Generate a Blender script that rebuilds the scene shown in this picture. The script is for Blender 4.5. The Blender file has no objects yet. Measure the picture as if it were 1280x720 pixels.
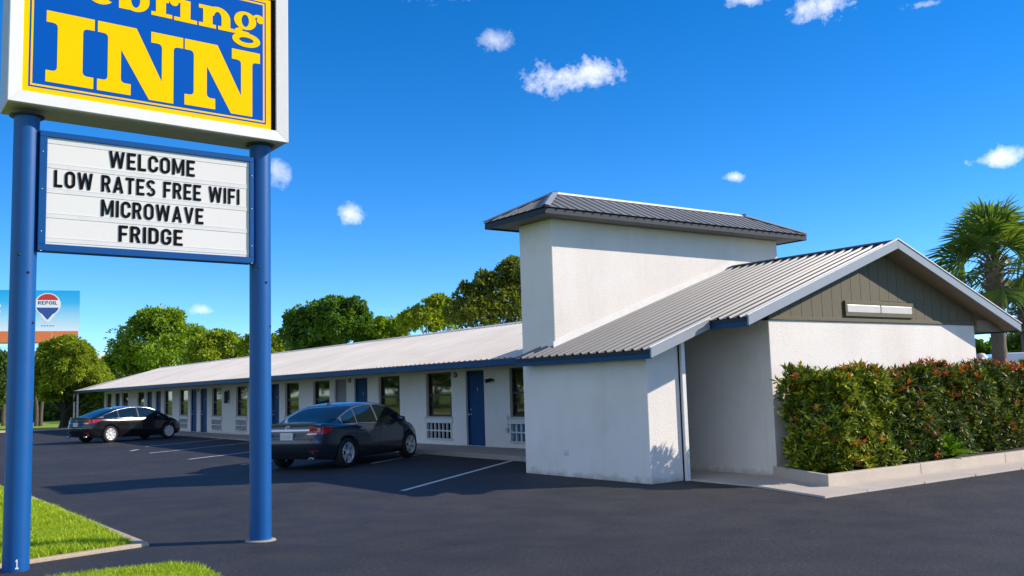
import bpy, bmesh, math, random
import numpy as np
from mathutils import Vector, Matrix
random.seed(7); rng = np.random.default_rng(11)
SC = bpy.context.scene; COL = SC.collection
R = math.radians

# ------------------------------------------------------------------ camera
F_PX, YAW, PITCH, ROLL = 1184.26, R(35.586), R(6.09), R(-1.705)
EYE = Vector((0, 0, 1.67))
fwd = Vector((math.sin(YAW)*math.cos(PITCH), math.cos(YAW)*math.cos(PITCH), math.sin(PITCH)))
rt0 = Vector((math.cos(YAW), -math.sin(YAW), 0)); up0 = rt0.cross(fwd)
rt = rt0*math.cos(ROLL) + up0*math.sin(ROLL)
up = -rt0*math.sin(ROLL) + up0*math.cos(ROLL)
cd = bpy.data.cameras.new("camera"); cam = bpy.data.objects.new("camera", cd); COL.objects.link(cam)
cd.sensor_width = 36.0; cd.lens = 36.0*F_PX/1280.0; cd.clip_start = 0.05; cd.clip_end = 4000
M = Matrix((rt, up, -fwd)).transposed().to_4x4(); M.translation = EYE
cam.matrix_world = M; SC.camera = cam
def dirpx(x, y): return fwd*F_PX + rt*(x-640) - up*(y-360)
def at(x, y, depth): return EYE + dirpx(x, y)*(depth/F_PX)        # a point in the world at a distance in metres
def ground_under(x, depth):                                         # the spot on the ground at that depth below the horizon
    p = at(x, 488, depth); return Vector((p.x, p.y, 0))

# ------------------------------------------------------------------ objects
def put(o, label=None, cat=None, group=None, kind=None):
    if label: o['label'] = label
    if cat: o['category'] = cat
    if group: o['group'] = group
    if kind: o['kind'] = kind
    return o
def empty(name, loc, label=None, cat=None, group=None, rz=0):
    o = bpy.data.objects.new(name, None); COL.objects.link(o); o.location = loc; o.rotation_euler = (0, 0, rz)
    o.empty_display_size = .2
    return put(o, label, cat, group)
def link_mesh(name, me, mat, parent=None, local=False):
    o = bpy.data.objects.new(name, me); COL.objects.link(o)
    for m in (mat if isinstance(mat, (list, tuple)) else [mat]): me.materials.append(m)
    if parent:
        o.parent = parent
        if not local and parent.type == 'EMPTY': o.location = -Vector(parent.location)
    return o
class MB:
    def __init__(s): s.v = []; s.f = []; s.m = []; s.sm = []
    def add(s, vs, fs, mi=0, smooth=False):
        b = len(s.v); s.v += [tuple(p) for p in vs]
        for q in fs: s.f.append(tuple(b+i for i in q)); s.m.append(mi); s.sm.append(smooth)
        return s
    def box(s, x0, x1, y0, y1, z0, z1, mi=0):
        v = [(x0,y0,z0),(x1,y0,z0),(x1,y1,z0),(x0,y1,z0),(x0,y0,z1),(x1,y0,z1),(x1,y1,z1),(x0,y1,z1)]
        return s.add(v, [(3,2,1,0),(4,5,6,7),(0,1,5,4),(1,2,6,5),(2,3,7,6),(3,0,4,7)], mi)
    def obox(s, c, ax, ay, az, mi=0):          # centre and three half-axis vectors
        c = Vector(c); ax = Vector(ax); ay = Vector(ay); az = Vector(az)
        v = [c+i*ax+j*ay+k*az for k in (-1,1) for j in (-1,1) for i in (-1,1)]
        return s.add(v, [(2,3,1,0),(4,5,7,6),(0,1,5,4),(1,3,7,5),(3,2,6,7),(2,0,4,6)], mi)
    def prism(s, pts, h, mi=0):                # pts: 3d polygon, h: extrusion vector
        n = len(pts); h = Vector(h); p = [Vector(q) for q in pts]
        s.add(p+[q+h for q in p], [tuple(range(n))[::-1], tuple(range(n, 2*n))]+[(i,(i+1)%n,n+(i+1)%n,n+i) for i in range(n)], mi)
        return s
    def tube(s, pts, rad, n=8, mi=0, cap=True, smooth=True):
        pts = [Vector(p) for p in pts]; k = len(pts)
        if not hasattr(rad, '__len__'): rad = [rad]*k
        vs = []
        for i, p in enumerate(pts):
            t = (pts[min(i+1, k-1)]-pts[max(i-1, 0)]).normalized()
            a = t.cross(Vector((0,0,1))) if abs(t.z) < .95 else t.cross(Vector((1,0,0)))
            a.normalize(); b = t.cross(a)
            vs += [p+(a*math.cos(2*math.pi*j/n)+b*math.sin(2*math.pi*j/n))*rad[i] for j in range(n)]
        fs = [(i*n+j, i*n+(j+1)%n, (i+1)*n+(j+1)%n, (i+1)*n+j) for i in range(k-1) for j in range(n)]
        s.add(vs, fs, mi, smooth)
        if cap: s.add(vs[:n], [tuple(range(n))], mi); s.add(vs[-n:], [tuple(range(n))[::-1]], mi)
        return s
    def lathe(s, prof, c=(0,0,0), axis='z', n=24, mi=0, smooth=True):   # prof: (radius, height)
        vs = []
        for r_, h in prof:
            for j in range(n):
                a = 2*math.pi*j/n; x, y = r_*math.cos(a), r_*math.sin(a)
                vs.append((c[0]+x, c[1]+y, c[2]+h) if axis == 'z' else (c[0]+x, c[1]+h, c[2]+y))
        k = len(prof)
        return s.add(vs, [(i*n+j, i*n+(j+1)%n, (i+1)*n+(j+1)%n, (i+1)*n+j) for i in range(k-1) for j in range(n)], mi, smooth)
    def grid(s, P, mi=0, smooth=True, flip=False):     # P[i][j] points
        a = len(P); b = len(P[0]); vs = [p for row in P for p in row]
        fs = []
        for i in range(a-1):
            for j in range(b-1):
                q = (i*b+j, i*b+j+1, (i+1)*b+j+1, (i+1)*b+j)
                fs.append(q[::-1] if flip else q)
        return s.add(vs, fs, mi, smooth)
    def mesh(s, name):
        me = bpy.data.meshes.new(name); me.from_pydata(s.v, [], s.f)
        me.polygons.foreach_set('material_index', s.m); me.polygons.foreach_set('use_smooth', s.sm); me.update()
        return me
    def build(s, name, mat, parent=None, bevel=0, local=False, merge=False, recalc=True, seg=2):
        me = s.mesh(name)
        if recalc or merge:
            bm = bmesh.new(); bm.from_mesh(me)
            if merge: bmesh.ops.remove_doubles(bm, verts=bm.verts, dist=1e-5)
            if recalc: bmesh.ops.recalc_face_normals(bm, faces=bm.faces)
            bm.to_mesh(me); bm.free()
        o = link_mesh(name, me, mat, parent, local)
        if bevel:
            b = o.modifiers.new('b', 'BEVEL'); b.width = bevel; b.segments = seg; b.limit_method = 'ANGLE'; b.angle_limit = R(40)
        return o
def np_mesh(name, verts, loops, sizes, smooth=False):
    me = bpy.data.meshes.new(name)
    me.vertices.add(len(verts)); me.vertices.foreach_set('co', np.asarray(verts, np.float32).ravel())
    me.loops.add(len(loops)); me.loops.foreach_set('vertex_index', np.asarray(loops, np.int32))
    sizes = np.asarray(sizes, np.int32); st = np.concatenate([[0], np.cumsum(sizes)[:-1]]).astype(np.int32)
    me.polygons.add(len(sizes)); me.polygons.foreach_set('loop_start', st); me.polygons.foreach_set('loop_total', sizes)
    if smooth: me.polygons.foreach_set('use_smooth', np.ones(len(sizes), bool))
    me.update(calc_edges=True); me.validate()
    return me
def dup_tree(src, loc, parent=None, rz=None):
    c = src.copy(); COL.objects.link(c)
    if parent: c.parent = parent
    else:
        c.location = loc
        if rz is not None: c.rotation_euler = (0, 0, rz)
    for ch in list(src.children): dup_tree(ch, None, c)
    return c

# ------------------------------------------------------------------ materials
def newmat(name):
    m = bpy.data.materials.new(name); m.use_nodes = True
    nt = m.node_tree; b = nt.nodes['Principled BSDF']
    return m, nt, b
def N(nt, t, **kw):
    n = nt.nodes.new(t)
    for k, v in kw.items():
        if hasattr(n, k) and k not in n.inputs: setattr(n, k, v)
        else: n.inputs[k].default_value = v
    return n
def ramp(nt, fac, stops):
    r_ = nt.nodes.new('ShaderNodeValToRGB'); e = r_.color_ramp.elements
    while len(e) > 1: e.remove(e[-1])
    e[0].position = stops[0][0]; e[0].color = (*stops[0][1], 1)
    for p, c in stops[1:]:
        x = e.new(p); x.color = (*c, 1)
    nt.links.new(fac, r_.inputs[0]); return r_.outputs[0]
def pos(nt): return nt.nodes.new('ShaderNodeNewGeometry').outputs['Position']
def noise(nt, scale, detail=4, rough=.55, vec=None, dist=0):
    n = N(nt, 'ShaderNodeTexNoise'); n.inputs['Scale'].default_value = scale; n.inputs['Detail'].default_value = detail
    n.inputs['Roughness'].default_value = rough; n.inputs['Distortion'].default_value = dist
    nt.links.new(vec if vec else pos(nt), n.inputs['Vector']); return n.outputs['Fac']
def mixc(nt, fac, a, b, mode='MIX'):
    x = nt.nodes.new('ShaderNodeMix'); x.data_type = 'RGBA'; x.blend_type = mode
    for s, v in ((0, fac), (6, a), (7, b)):
        if isinstance(v, (int, float)): x.inputs[s].default_value = v
        elif isinstance(v, tuple): x.inputs[s].default_value = (*v, 1)
        else: nt.links.new(v, x.inputs[s])
    return x.outputs[2]
def bump(nt, b, h, strength=.3, dist=.01):
    n = nt.nodes.new('ShaderNodeBump'); n.inputs['Strength'].default_value = strength; n.inputs['Distance'].default_value = dist
    nt.links.new(h, n.inputs['Height']); nt.links.new(n.outputs[0], b.inputs['Normal']); return n
def simple(name, col, rough=.5, metal=0, var=.12, scale=6, bumps=0, bscale=60, ior=None, coat=0, spec=.5):
    m, nt, b = newmat(name)
    c = mixc(nt, noise(nt, scale), tuple(x*(1-var) for x in col), tuple(min(1, x*(1+var)) for x in col))
    nt.links.new(c, b.inputs['Base Color']); b.inputs['Roughness'].default_value = rough; b.inputs['Metallic'].default_value = metal
    b.inputs['Specular IOR Level'].default_value = spec
    if ior: b.inputs['IOR'].default_value = ior
    if coat: b.inputs['Coat Weight'].default_value = coat; b.inputs['Coat Roughness'].default_value = .04
    if bumps: bump(nt, b, noise(nt, bscale, 3), bumps)
    return m
def leafmat(name, stops, rough=.6, trans=.42, scale=.8):
    m, nt, b = newmat(name)
    g = nt.nodes.new('ShaderNodeNewGeometry')
    mx = N(nt, 'ShaderNodeMath', operation='MULTIPLY_ADD'); nt.links.new(g.outputs['Random Per Island'], mx.inputs[0]); mx.inputs[1].default_value = .55
    n2 = N(nt, 'ShaderNodeMath', operation='MULTIPLY'); nt.links.new(noise(nt, scale, 2), n2.inputs[0]); n2.inputs[1].default_value = .45
    nt.links.new(n2.outputs[0], mx.inputs[2])
    c = ramp(nt, mx.outputs[0], stops)
    nt.links.new(c, b.inputs['Base Color']); b.inputs['Roughness'].default_value = rough
    tr = nt.nodes.new('ShaderNodeBsdfTranslucent'); tc = mixc(nt, 1.0, c, (1.25, 1.2, .5), 'MULTIPLY'); nt.links.new(tc, tr.inputs['Color'])
    ms = nt.nodes.new('ShaderNodeMixShader'); ms.inputs[0].default_value = trans
    nt.links.new(b.outputs[0], ms.inputs[1]); nt.links.new(tr.outputs[0], ms.inputs[2])
    nt.links.new(ms.outputs[0], nt.nodes['Material Output'].inputs[0]); return m

def stucco():
    m, nt, b = newmat('stucco'); P = pos(nt)
    mp = N(nt, 'ShaderNodeMapping'); mp.inputs['Scale'].default_value = (1, 1, .25); nt.links.new(P, mp.inputs[0])
    big = noise(nt, .9, 5, .6); streak = noise(nt, 2.2, 5, .65, mp.outputs[0])
    c = ramp(nt, big, [(.3, (.71, .66, .60)), (.5, (.76, .715, .655)), (.72, (.79, .75, .695))])
    st = ramp(nt, streak, [(.30, (.955, .95, .94)), (.5, (1, 1, 1))])
    c = mixc(nt, 1.0, c, st, 'MULTIPLY')
    sx = N(nt, 'ShaderNodeSeparateXYZ'); nt.links.new(P, sx.inputs[0])               # splash dirt in a low band along the base
    w = N(nt, 'ShaderNodeMath', operation='MULTIPLY_ADD'); nt.links.new(noise(nt, 5, 4), w.inputs[0]); w.inputs[1].default_value = .30; nt.links.new(sx.outputs[2], w.inputs[2])
    dirt = ramp(nt, w.outputs[0], [(.14, (.66, .63, .58)), (.27, (1, 1, 1))])
    c = mixc(nt, 1.0, c, dirt, 'MULTIPLY')
    nt.links.new(c, b.inputs['Base Color']); b.inputs['Roughness'].default_value = .9
    b1 = noise(nt, 38, 5, .65); bump(nt, b, b1, .65, .011); return m
def asphalt():
    m, nt, b = newmat('asphalt')
    big = noise(nt, .18, 5, .55, dist=.4); mid = noise(nt, 1.3, 4); fine = noise(nt, 75, 2, .8); fine2 = noise(nt, 24, 3, .6)
    c = ramp(nt, big, [(.3, (.030, .0302, .0322)), (.55, (.039, .0392, .0415)), (.75, (.050, .0495, .0505))])
    c = mixc(nt, 1.0, c, ramp(nt, mid, [(.35, (.82, .82, .82)), (.65, (1.12, 1.12, 1.12))]), 'MULTIPLY')
    c = mixc(nt, 1.0, c, ramp(nt, fine, [(.33, (.45, .45, .45)), (.58, (1.2, 1.2, 1.2)), (.72, (2.6, 2.5, 2.4))]), 'MULTIPLY')
    v = N(nt, 'ShaderNodeTexVoronoi', feature='DISTANCE_TO_EDGE'); v.inputs['Scale'].default_value = .16
    wv = N(nt, 'ShaderNodeVectorMath', operation='ADD'); nn = N(nt, 'ShaderNodeTexNoise'); nn.inputs['Scale'].default_value = .8; nn.inputs['Detail'].default_value = 6
    nt.links.new(pos(nt), nn.inputs['Vector']); nt.links.new(pos(nt), wv.inputs[0]); nt.links.new(nn.outputs['Color'], wv.inputs[1]); nt.links.new(wv.outputs[0], v.inputs['Vector'])
    ck = ramp(nt, v.outputs['Distance'], [(0, (.45, .45, .45)), (.004, (.55, .55, .55)), (.007, (1, 1, 1))])
    c = mixc(nt, .22, c, mixc(nt, 1.0, c, ck, 'MULTIPLY'))
    c = mixc(nt, 1.0, c, ramp(nt, noise(nt, .75, 6, .7, dist=.6), [(.28, (.70, .70, .71)), (.38, (1, 1, 1)), (.62, (1, 1, 1)), (.72, (1.10, 1.09, 1.07))]), 'MULTIPLY')
    c = mixc(nt, 1.0, c, ramp(nt, fine2, [(.36, (.72, .72, .72)), (.5, (1, 1, 1)), (.64, (1.35, 1.33, 1.3))]), 'MULTIPLY')
    nt.links.new(c, b.inputs['Base Color'])
    rr = ramp(nt, mid, [(.3, (.62,)*3), (.7, (.8,)*3)]); nt.links.new(rr, b.inputs['Roughness']); b.inputs['Specular IOR Level'].default_value = .3
    h = N(nt, 'ShaderNodeMath', operation='ADD'); nt.links.new(fine, h.inputs[0]); nt.links.new(fine2, h.inputs[1])
    bump(nt, b, h.outputs[0], .6, .012); return m
def concrete(name, col):
    m, nt, b = newmat(name)
    c = mixc(nt, noise(nt, 1.6, 6, .65), tuple(x*.72 for x in col), tuple(x*1.12 for x in col))
    c = mixc(nt, 1.0, c, ramp(nt, noise(nt, 60, 2), [(.35, (.85,)*3), (.6, (1.05,)*3)]), 'MULTIPLY')
    nt.links.new(c, b.inputs['Base Color']); b.inputs['Roughness'].default_value = .85
    bump(nt, b, noise(nt, 90, 3), .3, .006); return m
def grassy(name, lo, hi):
    m, nt, b = newmat(name)
    n = noise(nt, 3, 6, .65); n2 = noise(nt, .12, 4)
    c = ramp(nt, n, [(.3, lo), (.7, hi)]); c = mixc(nt, 1.0, c, ramp(nt, n2, [(.35, (.8, .85, .8)), (.65, (1.2, 1.1, .9))]), 'MULTIPLY')
    nt.links.new(c, b.inputs['Base Color']); b.inputs['Roughness'].default_value = .9; bump(nt, b, noise(nt, 40, 3), .6, .03); return m
def metalroof(name, col, rough, metal, dirt=.3):
    m, nt, b = newmat(name); P = pos(nt)
    mp = N(nt, 'ShaderNodeMapping'); mp.inputs['Scale'].default_value = (.35, 3.0, .35); nt.links.new(P, mp.inputs[0])
    n = noise(nt, 1.5, 6, .65, mp.outputs[0]); n2 = noise(nt, .5, 4)
    c = mixc(nt, ramp(nt, n, [(.35, (dirt,)*3), (.65, (0,)*3)]), col, tuple(x*.62 for x in col))
    c = mixc(nt, 1.0, c, ramp(nt, n2, [(.3, (.88, .88, .86)), (.7, (1.06,)*3)]), 'MULTIPLY')
    nt.links.new(c, b.inputs['Base Color']); b.inputs['Roughness'].default_value = rough; b.inputs['Metallic'].default_value = metal
    return m
def glassmat(name, col, ior=1.9, rough=.03, clear=0):
    m, nt, b = newmat(name); b.inputs['Base Color'].default_value = (*col, 1); b.inputs['Roughness'].default_value = rough; b.inputs['IOR'].default_value = ior
    n = noise(nt, 1.1, 2); bump(nt, b, n, .05, .02)
    if clear:
        tr = nt.nodes.new('ShaderNodeBsdfTransparent'); tr.inputs[0].default_value = (.62, .68, .60, 1); ms = nt.nodes.new('ShaderNodeMixShader'); ms.inputs[0].default_value = clear
        nt.links.new(b.outputs[0], ms.inputs[1]); nt.links.new(tr.outputs[0], ms.inputs[2]); nt.links.new(ms.outputs[0], nt.nodes['Material Output'].inputs[0])
    return m
def siding():
    m, nt, b = newmat('siding_paint')
    mp = N(nt, 'ShaderNodeMapping'); mp.inputs['Scale'].default_value = (4, 4, .6); nt.links.new(pos(nt), mp.inputs[0])
    c = mixc(nt, noise(nt, 5, 6, .7, mp.outputs[0]), (.078, .068, .038), (.132, .116, .068))
    nt.links.new(c, b.inputs['Base Color']); b.inputs['Roughness'].default_value = .75; bump(nt, b, noise(nt, 12, 4, .6, mp.outputs[0]), .25, .01); return m
def polepaint():
    m, nt, b = newmat('pole_paint')
    n = noise(nt, 2.3, 6, .6); sp = noise(nt, 9, 3, .5)
    c = mixc(nt, n, (.001, .070, .25), (.003, .090, .31))
    c = mixc(nt, ramp(nt, sp, [(.735, (0,)*3), (.75, (1,)*3)]), c, (.10, .05, .035))      # rust chips
    nt.links.new(c, b.inputs['Base Color']); b.inputs['Roughness'].default_value = .42; b.inputs['Specular IOR Level'].default_value = .35; bump(nt, b, noise(nt, 7, 3), .12, .01); return m
def barkmat(name, a, b_):
    m, nt, b = newmat(name); mp = N(nt, 'ShaderNodeMapping'); mp.inputs['Scale'].default_value = (4, 4, .8); nt.links.new(pos(nt), mp.inputs[0])
    n = noise(nt, 4, 6, .7, mp.outputs[0]); nt.links.new(mixc(nt, n, a, b_), b.inputs['Base Color']); b.inputs['Roughness'].default_value = .95; bump(nt, b, n, .8, .05); return m

MT = dict(
 stucco=stucco(), asphalt=asphalt(), siding=siding(), pole=polepaint(),
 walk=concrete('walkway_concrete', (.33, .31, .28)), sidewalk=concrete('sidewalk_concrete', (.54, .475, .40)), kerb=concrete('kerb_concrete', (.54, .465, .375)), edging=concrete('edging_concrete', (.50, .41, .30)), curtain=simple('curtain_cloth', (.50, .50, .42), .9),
 grass=grassy('lawn_turf', (.16, .23, .008), (.28, .37, .016)), field=grassy('field_grass', (.16, .25, .012), (.32, .42, .03)),
 roof_office=metalroof('galvanised_roof', (.18, .18, .176), .42, .0), roof_wing=metalroof('white_metal_roof', (.68, .63, .56), .6, 0, .25), roof_tower=metalroof('grey_metal_roof', (.19, .19, .188), .55, .0),
 white_trim=simple('white_trim', (.74, .74, .72), .5), rake=simple('pale_trim', (.245, .275, .31), .45, 0, .08), blue_trim=simple('blue_trim', (.008, .050, .130), .5, spec=.25), slate_trim=simple('slate_trim', (.022, .030, .038), .55, spec=.25), lamp_panel=simple('old_diffuser', (.58, .55, .50), .4),
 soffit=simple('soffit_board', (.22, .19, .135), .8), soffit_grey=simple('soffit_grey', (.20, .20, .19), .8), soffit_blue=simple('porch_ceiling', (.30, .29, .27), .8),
 door=simple('door_blue', (.006, .045, .140), .55, var=.15, spec=.2), door_grey=simple('door_grey', (.19, .20, .21), .5), frame=simple('bronze_frame', (.018, .017, .016), .4), sill=simple('sill_paint', (.50, .49, .47), .7),
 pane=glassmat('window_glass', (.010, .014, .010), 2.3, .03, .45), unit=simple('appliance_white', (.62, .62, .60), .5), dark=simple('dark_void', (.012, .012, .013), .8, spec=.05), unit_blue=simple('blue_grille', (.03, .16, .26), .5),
 steel=simple('brushed_steel', (.6, .6, .6), .3, 1), chrome=simple('chrome', (.75, .76, .78), .10, 1, .03), black=simple('black_metal', (.015, .015, .016), .5), lamp=simple('lamp_glass', (.45, .43, .38), .3),
 line=simple('road_paint', (.62, .62, .60), .8, var=.25, scale=14), line_shade=simple('shaded_road_paint', (.55, .55, .55), .85, var=.35, scale=9),  # second paint is dulled for lines lying in the building's shade
 sign_white=simple('cabinet_white', (.70, .69, .675), .45, .0, .06), sign_under=simple('cabinet_shell', (.42, .41, .40), .5), sign_blue=simple('sign_blue', (.0, .085, .42), .6, 0, .04, 2, spec=.04), sign_yellow=simple('sign_yellow', (.96, .56, .0), .6, 0, .03, 2, spec=.04),
 sign_frame=simple('marquee_blue', (.002, .070, .25), .5, spec=.2), panel=simple('letter_panel', (.70, .68, .65), .4, 0, .04, 1.5), ink=simple('letter_black', (.006, .006, .009), .7, spec=.05), track=simple('letter_track', (.66, .65, .63), .3),
 tyre=simple('tyre_rubber', (.012, .012, .012), .8), rim=simple('alloy', (.72, .73, .75), .32, .6), cap=simple('wheel_cap_silver', (.68, .69, .71), .38, .4), satin=simple('satin_chrome', (.78, .79, .81), .3, .5),
 paint_a=simple('charcoal_paint', (.020, .029, .044), .3, .3, .05, 3, coat=1), paint_b=simple('black_paint', (.008, .008, .011), .25, .2, .05, 3, coat=1), paint_c=simple('white_paint', (.72, .74, .77), .3, 0, .03, coat=1),
 carglass=glassmat('car_glass', (.006, .012, .014), 1.75, .015), red=simple('tail_lens', (.42, .008, .012), .15, 0, .2, 20, coat=1), clear=simple('lamp_lens', (.6, .6, .6), .1, .3), seam=simple('panel_gap', (.003, .003, .003), .9), plate=simple('plate_white', (.55, .56, .56), .5, 0, .1, 40), bumper_black=simple('bumper_plastic', (.012, .012, .013), .6),
 bark=barkmat('bark', (.045, .035, .027), (.15, .125, .10)), bark_dark=barkmat('dark_bark', (.010, .009, .008), (.035, .030, .025)), palm_bark=barkmat('palm_bark', (.10, .078, .058), (.28, .225, .17)), soil=simple('planter_soil', (.035, .026, .018), .95, bumps=.6, bscale=25),
 rust=simple('orange_skirt', (.72, .21, .06), .6, 0, .2), post=simple('billboard_post', (.17, .12, .085), .7),
)
# ------------------------------------------------------------------ ground
def sheet(name, pts, z, mat, th=None, **kw):
    m = MB(); P = [(x, y, z) for x, y in pts]
    if th: m.prism([(x, y, z-th) for x, y in pts], (0, 0, th))
    else: m.add(P, [tuple(range(len(P)))])
    o = m.build(name, mat); o['kind'] = 'structure'; return o
sheet('ground', [(-1500,-1500),(1500,-1500),(1500,1500),(-1500,1500)], -.012, MT['field'])
sheet('parking_lot', [(-14,-12),(70,-12),(70,40),(24,40),(24,64.2),(12,64.6),(6,63.6),(-14,58)], 0, MT['asphalt'])
lawn_a = [(2.86,11.62),(2.90,14.5),(2.86,18.72),(2.70,22.85),(2.2,30),(0.6,40),(-3,48),(-11.5,50),(-11.5,8.0),(-6,9.3),(-1.5,10.55),(1.73,11.33)]
lawn_b = [(2.93,8.2),(2.95,9.4),(2.80,9.83),(2.26,9.93),(0.6,9.75),(-6,7.4),(-11.5,6.0),(-11.5,-9),(2.9,-9)]
sheet('lawn', lawn_a, .035, MT['grass'], .05); sheet('lawn', lawn_b, .035, MT['grass'], .05)
kb = MB()                                                          # flush concrete edging of the lawn
K = [(1.42,11.18),(3.02,11.54),(2.97,14.5),(2.93,18.72),(2.77,22.85),(2.27,30)]
I_ = [(1.40,11.26),(2.86,11.62),(2.90,14.5),(2.86,18.72),(2.70,22.85),(2.2,30)]
K = [(-6,9.22),(-1.5,10.47)]+K; I_ = [(-6,9.3),(-1.5,10.55)]+I_
for i in range(len(K)-1):
    a, b_, c, d = K[i], K[i+1], I_[i+1], I_[i]
    kb.prism([(a[0],a[1],-.02),(b_[0],b_[1],-.02),(c[0],c[1],-.02),(d[0],d[1],-.02)], (0,0,.058))
kb.build('kerb', MT['edging'], bevel=.008)['kind'] = 'structure'
fk = MB()
for (ax, ay), (bx, by) in (((-14,57.8),(6,63.4)),((6,63.4),(12,64.4)),((12,64.4),(24,64.0))):
    d = Vector((bx-ax, by-ay, 0)); n = Vector((-d.y, d.x, 0)).normalized()*.08; fk.obox(((ax+bx)/2,(ay+by)/2,.05), d/2, n, (0,0,.06))
fk.build('kerb', MT['kerb'])['kind'] = 'structure'
# painted bay lines, shade put into the duller paint, sun into the bright tips
def bay(a, b_, w, mat, z=.004):
    d = Vector((b_[0]-a[0], b_[1]-a[1], 0)); n = Vector((-d.y, d.x, 0)).normalized()*w/2
    m = MB(); A = Vector((*a, z)); B = Vector((*b_, z)); m.add([A-n, B-n, B+n, A+n], [(0,1,2,3)])
    o = m.build('parking_marking', mat); o['kind'] = 'structure'
bay((7.95,14.50), (12.98,18.36), .10, MT['line'])
bay((10.55,20.72), (12.95,22.55), .10, MT['line'])
bay((8.30,23.36), (12.9,26.3), .10, MT['line_shade'])
bay((8.05,26.85), (12.9,30.3), .10, MT['line_shade']); bay((8.05,26.85), (9.0,27.53), .10, MT['line'], .008)
bay((8.15,31.25), (12.9,34.6), .10, MT['line_shade']); bay((8.15,31.25), (8.9,31.78), .10, MT['line'], .008)
bay((8.1,33.4), (8.5,34.0), .11, MT['line'])
bay((9.2,35.8), (12.9,38.5), .10, MT['line_shade'])
# pavement in front of the gable
for i, p in enumerate([[(11.5,8.6),(12.52,8.61),(12.58,9.31),(12.06,10.42)], [(12.05,10.44),(12.585,9.33),(13.46,10.99),(13.46,14.0),(12.14,14.0),(12.14,11.87)]]):
    sheet('pavement', p, .03, MT['sidewalk'], .06)
x = 12.535
while x < 27:
    sheet('pavement', [(x,8.61),(x+1.5,8.62),(x+1.5,9.31),(x+.05 if x < 12.6 else x,9.31)], .03, MT['sidewalk'], .06); x += 1.512
# walkway along the rooms, falling gently with the lot
drop = lambda y: .0045*min(max(y-20, 0), 24)
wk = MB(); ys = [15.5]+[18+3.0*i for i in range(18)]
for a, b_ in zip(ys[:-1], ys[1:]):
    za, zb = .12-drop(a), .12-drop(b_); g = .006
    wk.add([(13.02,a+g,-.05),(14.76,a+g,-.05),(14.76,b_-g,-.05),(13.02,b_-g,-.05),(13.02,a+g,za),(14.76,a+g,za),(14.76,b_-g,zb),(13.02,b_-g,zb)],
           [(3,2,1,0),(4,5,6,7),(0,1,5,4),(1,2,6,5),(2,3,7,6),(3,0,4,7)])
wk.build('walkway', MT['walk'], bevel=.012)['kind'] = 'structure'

# ------------------------------------------------------------------ motel
motel = empty('motel', (11.28, 11.9, 0), 'long white stucco motel with blue doors, metal roofs and block tower', 'motel')
def part(mb, name, mat, bevel=0, par=None, **k): return mb.build(name, mat, par or motel, bevel, **k)
AX, AZ, SL = 16.89, 4.335, .3505
ZL = lambda x: AZ-SL*(AX-x)
ZR = lambda x: AZ-SL*(x-AX)
ZZ = lambda x: min(ZL(x), ZR(x))
E1, E2, YJ, YR, YB, XR = 11.0, 12.43, 11.46, 10.60, 15.30, 21.37     # two eaves, the jog between them, the rake, the back end, the right eave
GX0, GX1, GY, OY, OX0, OX1 = 13.44, 20.29, 11.01, 11.90, 11.28, 12.13
def xz(m, pts, y0, y1, mi=0): return m.prism([(x, y0, z) for x, z in pts], (0, y1-y0, 0), mi)
T = .125
w = MB(); xz(w, [(OX0,0),(OX1,0),(OX1,ZL(OX1)-T),(OX0,ZL(OX0)-T)], OY, 15.47); part(w, 'office_wall', MT['stucco'], .012)
w = MB(); xz(w, [(GX0,0),(GX1,0),(GX1,2.758),(GX0,2.758)], GY, GY+.19)
w.box(GX0,GX0+.2,GY+.19,15.5,0,ZL(GX0)-T); w.box(OX1,GX0,14.0,14.2,0,ZL(OX1)-T); w.box(GX1-.2,GX1,GY+.19,15.5,0,ZR(GX1)-T)
part(w, 'gable_wall', MT['stucco'], .012)
w = MB(); w.box(OX1-.065,OX1+.025,OY-.072,OY-.002,0,ZL(12.05)-T-.02); part(w, 'corner_post', MT['white_trim'], .006)
w = MB(); w.box(OX1-.083,OX1-.067,OY-.02,OY-.002,0,ZL(12.05)-T-.03); part(w, 'post_gap_strip', MT['dark'])
# the entry door stands back inside the recess
m = MB(); m.box(12.30,13.25,13.93,13.998,.03,2.12); d_ = part(m, 'door', MT['door'], .006); m = MB(); m.box(12.24,12.30,13.92,13.998,.03,2.18); m.box(13.25,13.31,13.92,13.998,.03,2.18); m.box(12.30,13.25,13.92,13.998,2.12,2.18); m.build('door_frame', MT['door'], d_)
# siding boards in the gable
SB = 2.76
sd = MB(); x = GX0+.002
xz(sd, [(GX0+.01,SB+.02),(GX1-.01,SB+.02),(GX1-.01,ZR(GX1-.01)-T-.02),(AX,AZ-T-.02),(GX0+.01,ZL(GX0+.01)-T-.02)], GY+.03, GY+.11, 1)
while x < GX1-.01:
    b_ = min(x+.298, GX1-.002); pts = [(x,SB+.07),(b_,SB+.07),(b_,ZZ(b_)-T-.003)]
    if x < AX < b_: pts.append((AX,AZ-T-.003))
    pts.append((x,ZZ(x)-T-.003)); xz(sd, pts, GY-.015, GY+.03); x += .308
part(sd, 'gable_siding', [MT['siding'], MT['dark']])
s = MB(); s.box(GX0-.02,GX1+.02,GY-.035,GY+.03,SB,SB+.068); part(s, 'siding_sill', MT['siding'], .006)
s = MB(); s.box(16.9,18.95,GY-.022,GY-.017,3.19,3.215); part(s, 'siding_batten', MT['siding'])
L0, L1, LZ = 15.63, 17.90, 2.915
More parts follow.
